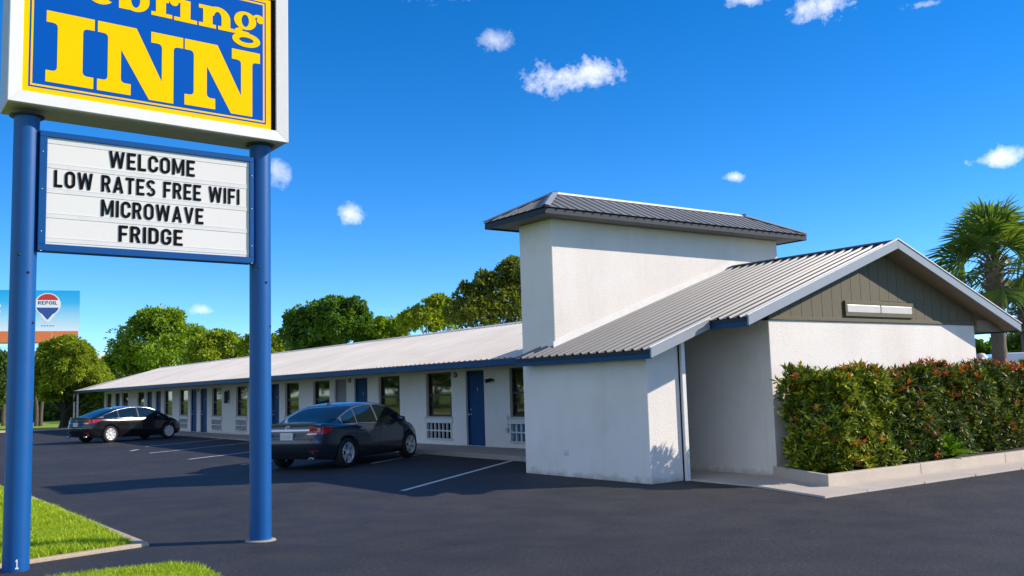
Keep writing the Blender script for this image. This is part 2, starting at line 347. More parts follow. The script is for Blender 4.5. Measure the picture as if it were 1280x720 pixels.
lb = MB(); lb.box(L0,L1,GY-.06,GY-.018,LZ-.05,LZ+.02); lb.box(L0,L1,GY-.06,GY-.018,LZ+.18,LZ+.25); lb.box(L0,L0+.05,GY-.06,GY-.018,LZ+.02,LZ+.18); lb.box(L1-.05,L1,GY-.06,GY-.018,LZ+.02,LZ+.18)
lbo = part(lb, 'gable_light_box', MT['siding'], .006)
for a, b_ in ((L0+.052,(L0+L1)/2-.012),((L0+L1)/2+.012,L1-.052)):
    m = MB(); m.box(a,b_,GY-.066,GY-.019,LZ+.022,LZ+.178); m.build('diffuser', MT['lamp_panel'], lbo, .014)
# corrugated sheets: ribs run down the slope, profile repeats along y (or x)
def corr(m, y0, y1, x0, z0, x1, z1, p=.229, h=.032, mi=0, lift=0):
    ys = []; k = 0
    while y0+k*p < y1-1e-6:
        for o, hh in ((0,0),(.60,0),(.67,h),(.88,h),(.95,0)):
            y = y0+(k+o)*p
            if y <= y1: ys.append((y, hh))
        k += 1
    ys.append((y1, 0)); d = Vector((x1-x0, 0, z1-z0)).normalized(); n = Vector((-d.z, 0, d.x)); n = n if n.z > 0 else -n
    top = [(x1+n.x*(hh+lift), y, z1+n.z*(hh+lift)) for y, hh in ys]; bot = [(x0+n.x*(hh+lift), y, z0+n.z*(hh+lift)) for y, hh in ys]
    m.grid([bot, top], mi, smooth=False); return m
rf = MB()
corr(rf, YR-.01, YJ, E2-.04, ZL(E2-.04), AX-.04, ZL(AX-.04)); corr(rf, YJ, YB, E1-.04, ZL(E1-.04), AX-.04, ZL(AX-.04))
corr(rf, YR-.01, YB, XR, ZR(XR), AX+.04, ZR(AX+.04))
part(rf, 'office_roof', MT['roof_office'])
rc = MB()
for sg in (-1, 1):
    d = Vector((sg, 0, -SL)).normalized(); n = Vector((SL*sg, 0, 1)).normalized()
    rc.obox(Vector((AX, (YR+YB)/2, AZ+.022))+d*.09+n*.012, d*.09, (0,(YB-YR)/2,0), n*.007)
part(rc, 'ridge_cap', MT['slate_trim'])
# rake boards and eave boards
def slope_board(m, xa, xb, zf, y0, y1, dz0, dz1):     # a board following the slope between xa and xb
    m.prism([(xa,y0,zf(xa)+dz0),(xb,y0,zf(xb)+dz0),(xb,y0,zf(xb)+dz1),(xa,y0,zf(xa)+dz1)], (0,y1-y0,0))
for xa, xb, zf, y in ((E2-.04, AX-.002, ZL, YR), (AX+.002, XR+.05, ZR, YR), (E1-.04, E2-.04, ZL, YJ+.01)):
    rk = MB(); slope_board(rk, xa, xb, zf, y-.045, y-.013, -.145, .03); part(rk, 'rake_board', MT['rake'], .004)
    rk = MB(); slope_board(rk, xa-.04*(xa < AX), xb+.02*(xb > AX), zf, y-.062, y-.013, .036, .055); part(rk, 'drip_edge', MT['white_trim'])
for x, y0, y1 in ((E2, YR-.011, YJ+.01), (E1, YJ-.001, YB)):
    fb = MB(); fb.box(x-.01,x+.025,y0,y1,ZL(x)-.165,ZL(x)-.015); part(fb, 'eave_board', MT['blue_trim'], .004)
    fb = MB(); fb.box(x-.025,x-.011,y0,y1,ZL(x)-.075,ZL(x)-.02); part(fb, 'eave_gutter', MT['slate_trim'], .003)
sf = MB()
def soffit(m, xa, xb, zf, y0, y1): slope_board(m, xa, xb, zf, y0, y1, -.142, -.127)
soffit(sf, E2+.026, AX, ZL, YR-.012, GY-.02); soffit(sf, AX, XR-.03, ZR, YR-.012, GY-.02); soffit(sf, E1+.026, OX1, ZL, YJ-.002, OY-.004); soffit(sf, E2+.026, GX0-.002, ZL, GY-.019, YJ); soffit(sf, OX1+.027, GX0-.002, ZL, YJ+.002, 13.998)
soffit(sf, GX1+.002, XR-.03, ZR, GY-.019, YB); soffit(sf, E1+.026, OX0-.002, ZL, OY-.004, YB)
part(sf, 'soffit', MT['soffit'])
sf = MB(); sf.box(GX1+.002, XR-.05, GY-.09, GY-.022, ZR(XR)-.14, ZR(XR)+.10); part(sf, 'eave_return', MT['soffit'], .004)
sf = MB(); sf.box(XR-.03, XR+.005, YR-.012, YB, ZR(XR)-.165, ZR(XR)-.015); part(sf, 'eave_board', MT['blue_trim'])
# tower
TX0, TX1, TY0, TY1 = 11.60, 18.55, 14.81, 15.90
w = MB(); w.box(TX0, TX1, TY0, TY1, 2.36, 5.066); part(w, 'tower_wall', MT['stucco'], .015)
fl = MB(); slope_board(fl, TX0-.05, AX, ZL, TY0-.025, TY0-.002, .0, .115); slope_board(fl, AX, TX1, ZR, TY0-.025, TY0-.002, .0, .115); part(fl, 'flashing', MT['white_trim'])
X0, X1, Y0, Y1, ZE, ZT = 11.05, 19.08, 14.27, 16.44, 5.169, 5.72; YM = (Y0+Y1)/2; HW = (Y1-Y0)/2
tr = MB(); a, b_, c, d = (X0,Y0,ZE),(X1,Y0,ZE),(X1,Y1,ZE),(X0,Y1,ZE); e, f = (X0+HW,YM,ZT),(X1-HW,YM,ZT)
tr.add([a,b_,f,e], [(0,1,2,3)]); tr.add([c,d,e,f], [(0,1,2,3)]); tr.add([d,a,e], [(0,1,2)]); tr.add([b_,c,f], [(0,1,2)])
sl = (ZT-ZE)/HW
def rib(p0, p1, side, up_, w_=.020, h=.018):
    p0 = Vector(p0); p1 = Vector(p1); s_ = Vector(side)*w_; u_ = Vector(up_).normalized()*h
    v = [p0-s_, p0+s_, p1+s_, p1-s_, p0-s_*.5+u_, p0+s_*.5+u_, p1+s_*.5+u_, p1-s_*.5+u_]
    tr.add(v, [(4,5,6,7),(0,1,5,4),(1,2,6,5),(2,3,7,6),(3,0,4,7)])
k = X0+.12
while k < X1:
    t = min(HW, k-X0, X1-k)
    if t > .1:
        rib((k,Y0-.02,ZE-.01),(k,Y0+t,ZE+sl*t),(1,0,0),(0,-sl,1)); rib((k,Y1+.02,ZE-.01),(k,Y1-t,ZE+sl*t),(1,0,0),(0,sl,1))
    k += .235
k = Y0+.13
while k < Y1:
    t = min(k-Y0, Y1-k)
    if t > .1: rib((X0-.02,k,ZE-.01),(X0+t,k,ZE+sl*t),(0,1,0),(-sl,0,1)); rib((X1+.02,k,ZE-.01),(X1-t,k,ZE+sl*t),(0,1,0),(sl,0,1))
    k += .235
part(tr, 'tower_roof', MT['roof_tower'], recalc=False)
cp = MB()
def strip(m, p, q, sA, sB, w_, h): 
    p = Vector(p); q = Vector(q); A = Vector(sA)*w_; B = Vector(sB)*w_; u_ = Vector((0,0,h)); l_ = Vector((0,0,.006))
    m.add([p+A, p+u_, p+B, q+A, q+u_, q+B, p+A+l_+u_*.3, p+u_+l_, p+B+l_+u_*.3, q+A+l_+u_*.3, q+u_+l_, q+B+l_+u_*.3], [(6,7,10,9),(7,8,11,10),(0,3,4,1),(1,4,5,2),(0,1,7,6),(1,2,8,7),(3,9,10,4),(4,10,11,5),(0,6,9,3),(2,5,11,8)])
strip(cp, Vector(e)+Vector((0,0,.02)), Vector(f)+Vector((0,0,.02)), (0,-1,-sl), (0,1,-sl), .085, .016); part(cp, 'tower_ridge_cap', MT['white_trim'])
for p, q, A, B in ((a,e,(1,0,0),(0,1,0)),(d,e,(1,0,0),(0,-1,0)),(b_,f,(-1,0,0),(0,1,0)),(c,f,(-1,0,0),(0,-1,0))):
    cp = MB(); strip(cp, Vector(p)+Vector((0,0,.025)), Vector(q)+Vector((0,0,.03)), A, B, .13, .018)
    part(cp, 'tower_hip_cap', MT['rake'])
fa = MB(); fa.box(X0+.03,X1-.03,Y0+.03,Y0+.06,5.038,5.155); fa.box(X0+.03,X1-.03,Y1-.06,Y1-.03,5.038,5.155); fa.box(X0+.03,X0+.06,Y0+.062,Y1-.062,5.038,5.155); fa.box(X1-.06,X1-.03,Y0+.062,Y1-.062,5.038,5.155)
part(fa, 'tower_fascia', MT['slate_trim'], .004)
fa = MB(); fa.box(X0+.062,X1-.062,Y0+.062,Y1-.062,5.07,5.085); part(fa, 'tower_soffit', MT['soffit_grey'])
# wing roof
EX, EZ, RX, RZ, YE = 12.86, 2.40, 17.5, 3.75, 69.3
rw = MB(); corr(rw, 15.905, 64.6, EX, EZ, RX, RZ, p=.25, h=.02); corr(rw, 15.905, 64.6, 2*RX-EX, EZ, RX, RZ, p=.25, h=.02)
rw.add([(EX,64.6,EZ),(EX,YE,EZ),(RX,64.6,RZ)], [(0,1,2)]); rw.add([(2*RX-EX,64.6,EZ),(2*RX-EX,YE,EZ),(RX,64.6,RZ)], [(0,2,1)]); rw.add([(EX,YE,EZ),(2*RX-EX,YE,EZ),(RX,64.6,RZ)], [(0,1,2)])
part(rw, 'wing_roof', MT['roof_wing'], recalc=False)
rw = MB()
for sg in (-1, 1):
    d_ = Vector((sg, 0, -.291)).normalized(); n = Vector((.291*sg, 0, 1)).normalized(); rw.obox(Vector((RX,40.3,RZ+.012))+d_*.1+n*.012, d_*.1, (0,24.3,0), n*.006)
part(rw, 'wing_ridge_cap', MT['roof_wing'])
fb = MB(); fb.box(12.88,12.92,15.905,69.28,2.245,2.385); fb.box(12.922,22.1,69.24,69.28,2.245,2.385); fb.box(22.1,22.14,15.905,69.28,2.245,2.385); part(fb, 'wing_fascia', MT['blue_trim'])
fb = MB(); fb.box(12.922,14.96,15.905,69.238,2.30,2.32); part(fb, 'porch_ceiling', MT['soffit_blue'])
# wing walls with openings
WX = 14.76
OPEN = [('W',19.43,20.88,1,'b'),('D',22.11,23.06),('W',23.84,25.31,1),('W',26.98,28.43,1),('D',29.25,30.25),('L',30.89,31.86),('W',32.30,33.75,0),('W',35.12,36.52,1),('D',37.14,38.04),('D',38.75,39.65),
        ('W',40.82,42.25,1),('W',44.18,45.60,1),('D',46.35,47.40),('D',47.97,48.98),('W',49.40,50.90,1),('W',52.22,53.74,1),('D',54.38,55.45),('D',56.2,57.3),('W',57.95,59.4,0),('W',61.65,63.1,0),('D',63.75,64.85),('W',65.95,67.3,0)]
ww = MB(); prev = 15.475
for o in OPEN:
    y0, y1 = o[1], o[2]; dr = drop((y0+y1)/2); zf = .12-dr
    ww.box(WX, WX+.2, prev, y0, -.05, 2.299)
    top = 2.24-dr*.9
    ww.box(WX, WX+.2, y0, y1, top, 2.299)
    if o[0] == 'W':
        if o[3]:
            ww.box(WX, WX+.2, y0, y1, zf+.66, .94-dr); ww.box(WX, WX+.2, y0, y1, -.05, zf+.18)
        else: ww.box(WX, WX+.2, y0, y1, -.05, .94-dr)
    else: ww.box(WX, WX+.2, y0, y1, -.05, zf-.002)
    prev = y1
ww.box(WX, WX+.2, prev, 68.0, -.05, 2.299); ww.box(WX+.2, 20.5, 67.8, 68.0, -.05, 2.299); ww.box(20.3, 20.5, 15.905, 67.8, -.05, 2.299)
part(ww, 'wing_wall', MT['stucco'])
inn = MB(); inn.box(WX+.45, WX+.47, 16.2, 67.7, 0, 2.29); part(inn, 'room_dark_backing', MT['dark'])  # near-black sheet stands in for the unlit depth of the rooms
def window(y0, y1, dr, sill_drop=0):
    zb, zt = .94-dr, 2.24-dr*.9; X = WX+.085; fw = .055; m = MB()
    m.box(X,X+.06,y0,y0+fw,zb,zt); m.box(X,X+.06,y1-fw,y1,zb,zt); m.box(X,X+.06,y0+fw,y1-fw,zt-fw,zt); m.box(X,X+.06,y0+fw,y1-fw,zb,zb+fw)
    zm = (zb+zt)/2-.02; m.box(X-.012,X+.055,y0+fw,y1-fw,zm-.03,zm+.03)
    zq = zb+(zm-zb)*.52; m.box(X+.005,X+.05,y0+fw,y1-fw,zq-.012,zq+.012); m.box(X+.004,X+.05,y0+fw+.12,y0+fw+.16,zb+fw,zm-.03)
    fr = part(m, 'window', MT['frame'], .004)
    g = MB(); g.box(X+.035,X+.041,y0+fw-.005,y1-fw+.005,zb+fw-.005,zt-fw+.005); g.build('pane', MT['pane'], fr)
    for side in random.choice([(0,), (1,), (0, 1), (0, 1), (1,)]):
        L_ = (y1-y0)*random.uniform(.22, .46); ya = y0+.05 if side == 0 else y1-.05-L_; A = []
        for i in range(33): yy = ya+L_*i/32; dx = .022*math.sin(i*1.55+side); A.append([(X+.16+dx, yy, zb+.04), (X+.16+dx*.8, yy, zt-.05)])
        c_ = MB(); c_.grid(A); c_.build('curtain', MT['curtain'], fr, recalc=False)
    s_ = MB(); s_.box(WX-.04,WX+.085,y0-.05,y1+.05,zb-.045,zb); s_.build('sill', MT['sill'], fr, .006)
def ac(y0, y1, dr, blue):
    za = .30-dr; zb = .78-dr; m = MB(); X = WX
    m.box(X-.05,X+.02,y0-.06,y1+.06,zb-.03,zb+.10); m.box(X-.03,X+.1,y0+.0,y0+.05,za,zb-.03); m.box(X-.03,X+.1,y1-.05,y1,za,zb-.03); m.box(X-.05,X+.1,y0-.03,y1+.03,za-.04,za)
    L_ = y1-y0-.1; n = 6
    for i in range(1, n): 
        yy = y0+.05+L_*i/n; m.box(X-.02,X+.03,yy-.022,yy+.022,za,zb-.03)
    for q in (.5,): zz = za+(zb-.03-za)*q; m.box(X-.018,X+.028,y0+.05,y1-.05,zz-.02,zz+.02)
    o = part(m, 'air_conditioner', MT['unit'], .004)
    g = MB(); g.box(X+.06,X+.09,y0+.05,y1-.05,za,zb-.03); g.build('coil_backing', MT['unit_blue'] if blue else MT['dark'], o)
    if blue: o['label'] = 'air conditioner with blue grille'
def door(y0, y1, dr, grey=False):
    zf = .12-dr; zt = 2.24-dr*.9; X = WX+.03; fw = .05; m = MB(); M_ = MT['door_grey'] if grey else MT['door']
    m.box(X+.02,X+.10,y0+.004,y0+fw,zf,zt-.003); m.box(X+.02,X+.10,y1-fw,y1-.004,zf,zt-.003); m.box(X+.02,X+.10,y0+fw,y1-fw,zt-fw,zt-.003)
    leaf = MB(); leaf.box(X+.055,X+.095,y0+fw+.004,y1-fw-.004,zf+.012,zt-fw-.004)
    o = part(leaf, 'door', M_, .004); m.build('door_frame', M_, o, .004)
    h = MB(); yh = y1-fw-.09; h.lathe([(0,0),(.032,0),(.032,.012),(.012,.014),(.012,.05),(.03,.055),(.034,.075),(.02,.092),(0,.094)], (0,0,0), 'y', 14)
    h.v = [(X+.055-b_, yh+a_, 1.0-dr+c_) for a_, b_, c_ in h.v]
    h.build('door_handle', MT['steel'], o); h = MB(); h.lathe([(0,0),(.026,0),(.026,.018),(0,.02)], (0,0,0), 'y', 12); h.v = [(X+.055-b_, yh+a_, 1.14-dr+c_) for a_, b_, c_ in h.v]
    h.build('door_lock', MT['steel'], o)
    if grey:
        s_ = MB()
        for i in range(9): s_.box(X+.045,X+.056,y0+.2,y1-.2,zf+.3+i*.05,zf+.33+i*.05)
        s_.build('vent_louvre', M_, o); o['label'] = 'plain grey utility door'
    else:
        n_ = MB(); yc = (y0+y1)/2; n_.box(X+.052,X+.056,yc-.022,yc-.008,1.66-dr,1.76-dr); n_.build('room_number', MT['white_trim'], o)
        t_ = MB(); t_.box(X-.01,X+.06,y0+fw,y1-fw,zf,zf+.012); t_.build('threshold', MT['steel'], o)
for o in OPEN:
    dr = drop((o[1]+o[2])/2)
    if o[0] == 'W':
        window(o[1], o[2], dr)
        if o[3]: ac(o[1], o[2], dr, len(o) > 4)
    else: door(o[1], o[2], dr, o[0] == 'L')
# wall lamps, lantern, conduit, socket
for y, z in ((23.58,2.13),(30.57,2.14),(48.0-.3,2.08)):
    m = MB(); m.lathe([(0,0),(.08,0),(.085,.02),(.07,.03)], (0,0,0), 'y', 16); m.v = [(WX-.002-b_, y+a_, z+c_) for a_, b_, c_ in m.v]
    o = part(m, 'wall_light', MT['black'])
    g = MB(); g.lathe([(.068,.03),(.07,.06),(.05,.10),(0,.115)], (0,0,0), 'y', 16); g.v = [(WX-.002-b_, y+a_, z+c_) for a_, b_, c_ in g.v]; g.build('lamp_globe', MT['lamp'], o)
m = MB(); m.tube([(WX,21.62,1.93),(WX-.1,21.62,1.95)], .03, 10); m.tube([(WX-.06,21.62,1.95),(WX-.22,21.72,1.90)], [.045,.06], 12); part(m, 'security_light', MT['black'])
m = MB(); y = 43.2; m.box(WX-.03,WX,y-.08,y+.08,1.55,2.02); m.box(WX-.16,WX-.03,y-.012,y+.012,1.93,1.95); m.lathe([(.0,.22),(.03,.19),(.10,.10),(.10,.08),(.085,.07),(.085,-.30),(.10,-.32),(.06,-.36),(0,-.37)], (WX-.14,y,1.78), 'z', 6, smooth=False); part(m, 'wall_lantern', MT['black'])
m = MB(); m.tube([(WX-.02,20.98,.98),(WX-.02,20.98,.62)], .014, 8); m.box(WX-.07,WX,20.93,21.03,.52,.64); part(m, 'conduit', MT['sill'])
m = MB(); m.box(11.265,11.28,14.10,14.21,.40,.51); m.lathe([(0,0),(.025,0),(.025,.02),(0,.022)], (0,0,0), 'y', 10); m.v[8:] = [(11.265-b_, 14.155+a_, .455+c_) for a_, b_, c_ in m.v[8:]]; part(m, 'wall_socket', MT['unit'], .003)
for y in (67.9, 69.0):
    m = MB(); m.box(13.05,13.15,y-.05,y+.05,-.02,2.30); part(m, 'porch_post', MT['white_trim'], .006)

# ------------------------------------------------------------------ planter
pl = empty('planter', (13, 10, 0), 'low pale concrete planter kerb below the hedge and gable wall', 'planter')
m = MB(); m.prism([(12.56,9.315,.0),(12.72,9.46,.0),(13.44,11.0,.0),(13.33,11.0,.0)], (0,0,.205)); 
xx = 12.56
for x2 in (15.1, 17.9, 20.6, 26): m.prism([(xx,9.315,0),(x2-.008,9.315,0),(x2-.008,9.46,0),(xx+.16 if xx < 12.6 else xx,9.46,0)], (0,0,.205)); xx = x2
m.build('kerb_edge', MT['kerb'], pl, .012)
m = MB(); m.add([(12.73,9.462,.15),(26,9.462,.15),(26,11.005,.15),(13.43,11.005,.15)], [(0,1,2,3)]); m.build('soil', MT['soil'], pl)
# ------------------------------------------------------------------ roadside sign
sign = empty('roadside_sign', (2.8, 10.92, 0), 'blue and yellow motel sign with white letter board on two blue poles', 'sign')
for px in (1.557, 4.108):
    m = MB(); m.tube([(px,10.92,0),(px,10.92,4.72)], .125, 32, cap=False)
    o = m.build('pole', MT['pole'], sign)
    m = MB(); m.lathe([(.126,0),(.17,0),(.175,.012),(.15,.02),(.126,.03)], (px,10.92,4.688), 'z', 24); m.build('flange', MT['black'], o)
    if px > 3:
        m = MB(); m.lathe([(0,.002),(.18,.002),(.172,.016),(.126,.022)], (px,10.92,0), 'z', 20); m.build('footing', MT['walk'], o)
    for z, a in ((3.02,.25),(3.2,-.5),(2.5,.8)):
        m = MB(); m.lathe([(0,0),(.014,0),(.014,.008),(0,.01)], (0,0,0), 'y', 8); n0 = len(m.v)-32
        m.v[n0:] = [(px+math.sin(a)*(.124+b_)+a_*math.cos(a), 10.92-math.cos(a)*(.124+b_)+a_*math.sin(a), z+c_) for a_, b_, c_ in m.v[n0:]]
        m.build('bolt', MT['black'], o)
m = MB()                                                            # chalked figure 1 near the foot of the first pole
for k, (a0, a1, z0, z1) in enumerate(((-.10,-.02,.045,.125),(-.16,-.09,.10,.118),(-.18,.06,.03,.046))):
    P = [[(1.557+.1262*math.sin(a0+(a1-a0)*i/4), 10.92-.1262*math.cos(a0+(a1-a0)*i/4), z) for i in range(5)] for z in (z0, z1)]
    m.grid(P)
m.build('painted_mark', MT['white_trim'], [c for c in sign.children if c.name.startswith('pole')][0])
# cabinet
CX0, CX1, CZ0, CZ1, FY, BY = 1.332, 4.352, 4.735, 6.62, 10.62, 11.22
m = MB(); m.box(CX0+.004, CX1-.004, FY+.05, BY, CZ0+.004, CZ1-.004); cab = m.build('cabinet', MT['sign_under'], sign, .01)
m = MB(); fw = .128; O = [(CX0,CZ0),(CX1,CZ0),(CX1,CZ1),(CX0,CZ1)]; I2 = [(CX0+fw,CZ0+fw),(CX1-fw-.02,CZ0+fw),(CX1-fw-.02,CZ1-fw),(CX0+fw,CZ1-fw)]
for i in range(4):                                                  # mitred white frame
    j = (i+1) % 4; g = .0015
    a, b_, c, d = O[i], O[j], I2[j], I2[i]
    m.prism([(a[0],FY,a[1]),(b_[0],FY,b_[1]),(c[0],FY+.012,c[1]),(d[0],FY+.012,d[1])], (0,.06,0))
m.build('cabinet_frame', MT['sign_white'], cab, .004)
fx0, fx1, fz0, fz1 = CX0+fw, CX1-fw-.02, CZ0+fw, CZ1-fw
fy = FY+.032
def rect(m, x0, x1, z0, z1, y, mi=0): m.add([(x0,y,z0),(x1,y,z0),(x1,y,z1),(x0,y,z1)], [(0,1,2,3)], mi)
m = MB(); rect(m, fx0, fx1-.062, fz0, fz1, fy); m.build('face_panel', MT['sign_yellow'], cab)
m = MB(); rect(m, fx1-.062, fx1, fz0, fz1, fy+.012); m.build('face_gap', MT['dark'], cab)
fx1 -= .062
m = MB(); b0 = .060; rect(m, fx0+b0, fx1-b0, fz0+b0, fz1-b0, fy-.001, 0); b0 += .018; rect(m, fx0+b0, fx1-b0, fz0+b0, fz1-b0, fy-.002, 1); b0 += .020; rect(m, fx0+b0, fx1-b0, fz0+b0, fz1-b0, fy-.003, 0)
m.build('face_field', [MT['sign_blue'], MT['sign_yellow']], cab)
# letters: flat cut vinyl, each piece a hair above the one below
LY = [fy-.0042]
lt = MB()
def poly(pts, fillet=()):
    out = []
    for i, p in enumerate(pts):
        if i in fillet:
            r_ = fillet[i] if isinstance(fillet, dict) else .05
            a = Vector(pts[i-1])-Vector(p); b_ = Vector(pts[(i+1) % len(pts)])-Vector(p); a.normalize(); b_.normalize(); P = Vector(p)
            q0, q1 = P+a*r_, P+b_*r_
            for k in range(6):
                t = k/5; out.append(tuple((1-t)**2*q0+2*t*(1-t)*P+t*t*q1))
        else: out.append(p)
    LY[0] -= .00012; lt.add([(x, LY[0], z) for x, z in out], [tuple(range(len(out)))])
def ring(cx, cz, rx, rz, ix, iz, a0=0, a1=360, n=40, sh=0):
    LY[0] -= .00012; P = []
    for k in range(n+1):
        a = R(a0+(a1-a0)*k/n); P.append([(cx+rx*math.cos(a), LY[0], cz+rz*math.sin(a)), (cx+sh+ix*math.cos(a), LY[0], cz+iz*math.sin(a))])
    lt.grid(P, smooth=False)
def disc(cx, cz, rx, rz=None): ring(cx, cz, rx, rz or rx, 0.0005, .0005)
B0, T0, SR = 5.003, 5.778, .125
# I
poly([(1.680,B0),(2.150,B0),(2.150,B0+SR),(2.040,B0+SR),(2.040,T0-SR),(2.155,T0-SR),(2.155,T0),(1.680,T0),(1.680,T0-SR),(1.790,T0-SR),(1.790,B0+SR),(1.680,B0+SR)], {3:.05,4:.05,9:.05,10:.05})
def letter_N(x0, tl, ls0, ls1, foot, rs0, rs1, rsl, rsr, tip, dtop):
    poly([(x0,B0),(foot,B0),(foot,B0+SR),(ls1,B0+SR),(ls1,5.50),(tip,B0-.015),(rs1,B0-.015),(rs1,T0-SR),(rsr,T0-SR),(rsr,T0),(rsl,T0),(rsl,T0-SR),(rs0,T0-SR),(rs0,5.22),(dtop,T0),(x0,T0),(x0,T0-SR),(ls0,T0-SR),(ls0,B0+SR),(x0,B0+SR)], {3:.05,7:.05,12:.05,17:.05,18:.05})
letter_N(2.187, 2.187, 2.293, 2.430, 2.535, 2.866, 2.995, 2.748, 3.101, 2.730, 2.590)
letter_N(3.119, 3.119, 3.222, 3.372, 3.470, 3.775, 3.912, 3.665, 4.006, 3.655, 3.495)
# lower case line: bold slab
ZB, ZX, ZA, TS = 5.975, 6.245, 6.40, .045
def slab(x0, x1, z): poly([(x0,z),(x1,z),(x1,z+TS),(x0,z+TS)])
def stem(x0, x1, z0, z1): poly([(x0,z0),(x1,z0),(x1,z1),(x0,z1)])
# S
ring(1.83,6.290,.15,.115,.05,.055,30,270); ring(1.83,6.085,.165,.125,.055,.06,-150,90); stem(1.665,1.70,6.02,6.12); stem(1.945,1.98,6.29,6.38)
# e
ring(2.21,6.11,.155,.14,.055,.095,0,318); stem(2.12,2.365,6.10,6.135)
# b
stem(2.40,2.51,ZB-.0,ZA); slab(2.375,2.45,ZA-TS); ring(2.575,6.108,.15,.14,.05,.095,-175,175); 
# r
stem(2.795,2.905,ZB,ZX-.01); slab(2.745,2.975,ZB); slab(2.745,2.85,ZX-TS-.01); ring(2.965,6.15,.09,.095,.03,.05,40,180); disc(2.995,6.185,.05)
# i
stem(3.065,3.18,ZB-.005,ZX-.015); slab(2.995,3.255,ZB-.005); slab(3.0,3.12,ZX-TS-.015); disc(3.115,6.325,.062)
# n
stem(3.325,3.435,ZB-.005,ZX-.015); slab(3.275,3.475,ZB-.005); slab(3.275,3.38,ZX-TS-.015); ring(3.495,6.105,.150,.135,.045,.075,0,168); stem(3.540,3.645,ZB-.005,6.108); slab(3.500,3.685,ZB-.005)
# g
ring(3.825,6.148,.135,.112,.045,.076); ring(3.838,5.912,.170,.088,.088,.033); ring(3.80,6.005,.105,.050,.040,.012,100,265); ring(3.80,5.970,.15,.045,.09,.004,60,175)
ring(3.985,6.185,.080,.070,.048,.036,35,190); disc(4.008,6.190,.042)
lt.build('lettering', MT['sign_yellow'], cab, recalc=False)
# letter board
MX0, MX1, MZ0, MZ1, MY, MYB = 1.668, 3.985, 3.245, 4.53, 10.80, 10.97
m = MB(); m.box(MX0+.003,MX1-.003,MY+.03,MYB,MZ0+.003,MZ1-.003); mq = m.build('letter_board', MT['sign_frame'], sign, .006)
m = MB(); a = .075; m.box(MX0,MX1,MY,MY+.05,MZ0,MZ0+a); m.box(MX0,MX1,MY,MY+.05,MZ1-.062,MZ1); m.box(MX0,MX0+a,MY,MY+.05,MZ0+a,MZ1-.062); m.box(MX1-.048,MX1,MY,MY+.05,MZ0+a,MZ1-.062); m.build('board_frame', MT['sign_frame'], mq, .005)
m = MB(); rect(m, MX0+a, MX1-.048, MZ0+a, MZ1-.062, MY+.025); m.build('board_face', MT['panel'], mq)
m = MB()
for z in (4.405, 4.140, 3.872, 3.605, 3.345):
    for dz in (0, .045): m.box(MX0+a,MX1-.048,MY+.0205,MY+.0248,z+dz,z+dz+.005)
    m.box(MX0+a,MX1-.048,MY+.0222,MY+.0248,z+.005,z+.045)
m.build('letter_track', MT['track'], mq)
m = MB()
for z, a0, n in ((MZ0,0,0),(4.3,1,0),(3.9,1,0),(3.45,1,0)): 
    for xx in (MX0+.03, MX1-.025): m = MB(); m.lathe([(0,0),(.007,0),(.007,.004),(0,.005)], (xx,MY-.005,z), 'y', 8); m.build('frame_screw', MT['steel'], mq)
m = MB(); m.box(MX1+.003,3.985+.03,10.86,10.9,3.20,3.30); m.build('bracket', MT['black'], mq)
GL = {}                                                             # block capitals: pieces in a 0..w by 0..1 cell, stroke .19
def _g(ch, w, *pieces): GL[ch] = (w, pieces)
def _r(x0, x1, z0, z1): return [(x0,z0),(x1,z0),(x1,z1),(x0,z1)]
def _arc(cx, cz, rx, rz, a0, a1, t=.19, n=14, tz=.17): 
    o = [(cx+rx*math.cos(R(a0+(a1-a0)*k/n)), cz+rz*math.sin(R(a0+(a1-a0)*k/n))) for k in range(n+1)]
    q = [(cx+(rx-t)*math.cos(R(a0+(a1-a0)*k/n)), cz+(rz-tz)*math.sin(R(a0+(a1-a0)*k/n))) for k in range(n+1)]
    return ('strip', o, q)
S_ = .19
_g('E', .56, _r(0,S_,0,1), _r(S_,.56,0,.165), _r(S_,.50,.42,.575), _r(S_,.56,.835,1)); _g('F', .54, _r(0,S_,0,1), _r(S_,.49,.41,.565), _r(S_,.54,.835,1)); _g('L', .52, _r(0,S_,0,1), _r(S_,.52,0,.165)); _g('I', S_, _r(0,S_,0,1)); _g('T', .58, _r(.195,.385,0,.835), _r(0,.58,.835,1))
_g('W', .98, [(0,1),(.19,1),(.345,0),(.165,0)], [(.165,0),(.345,0),(.565,1),(.415,1)], [(.415,1),(.565,1),(.815,0),(.635,0)], [(.79,1),(.98,1),(.815,0),(.635,0)])
_g('M', .82, _r(0,S_,0,1), _r(.63,.82,0,1), [(S_,1),(.10,1),(.33,.12),(.41,.12),(.41,.35)], [(.63,1),(.72,1),(.49,.12),(.41,.12),(.41,.35)])
_g('A', .70, [(0,0),(.195,0),(.43,1),(.27,1)], [(.70,0),(.505,0),(.27,1),(.43,1)], _r(.17,.53,.20,.35)); _g('V', .68, [(0,1),(.195,1),(.42,0),(.26,0)], [(.68,1),(.485,1),(.26,0),(.42,0)])
_g('O', .66, _arc(.33,.70,.33,.30,0,180), _arc(.33,.30,.33,.30,180,360), _r(0,S_,.30,.70), _r(.47,.66,.30,.70))
_g('C', .62, _arc(.32,.70,.32,.30,0,180), _arc(.32,.30,.32,.30,180,360), _r(0,S_,.30,.70), _r(.45,.64,.64,.70), _r(.45,.64,.30,.36))
_g('G', .64, _arc(.32,.70,.32,.30,0,180), _arc(.32,.30,.32,.30,180,360), _r(0,S_,.30,.70), _r(.45,.64,.64,.70), _r(.45,.64,.30,.52), _r(.34,.45,.38,.52))
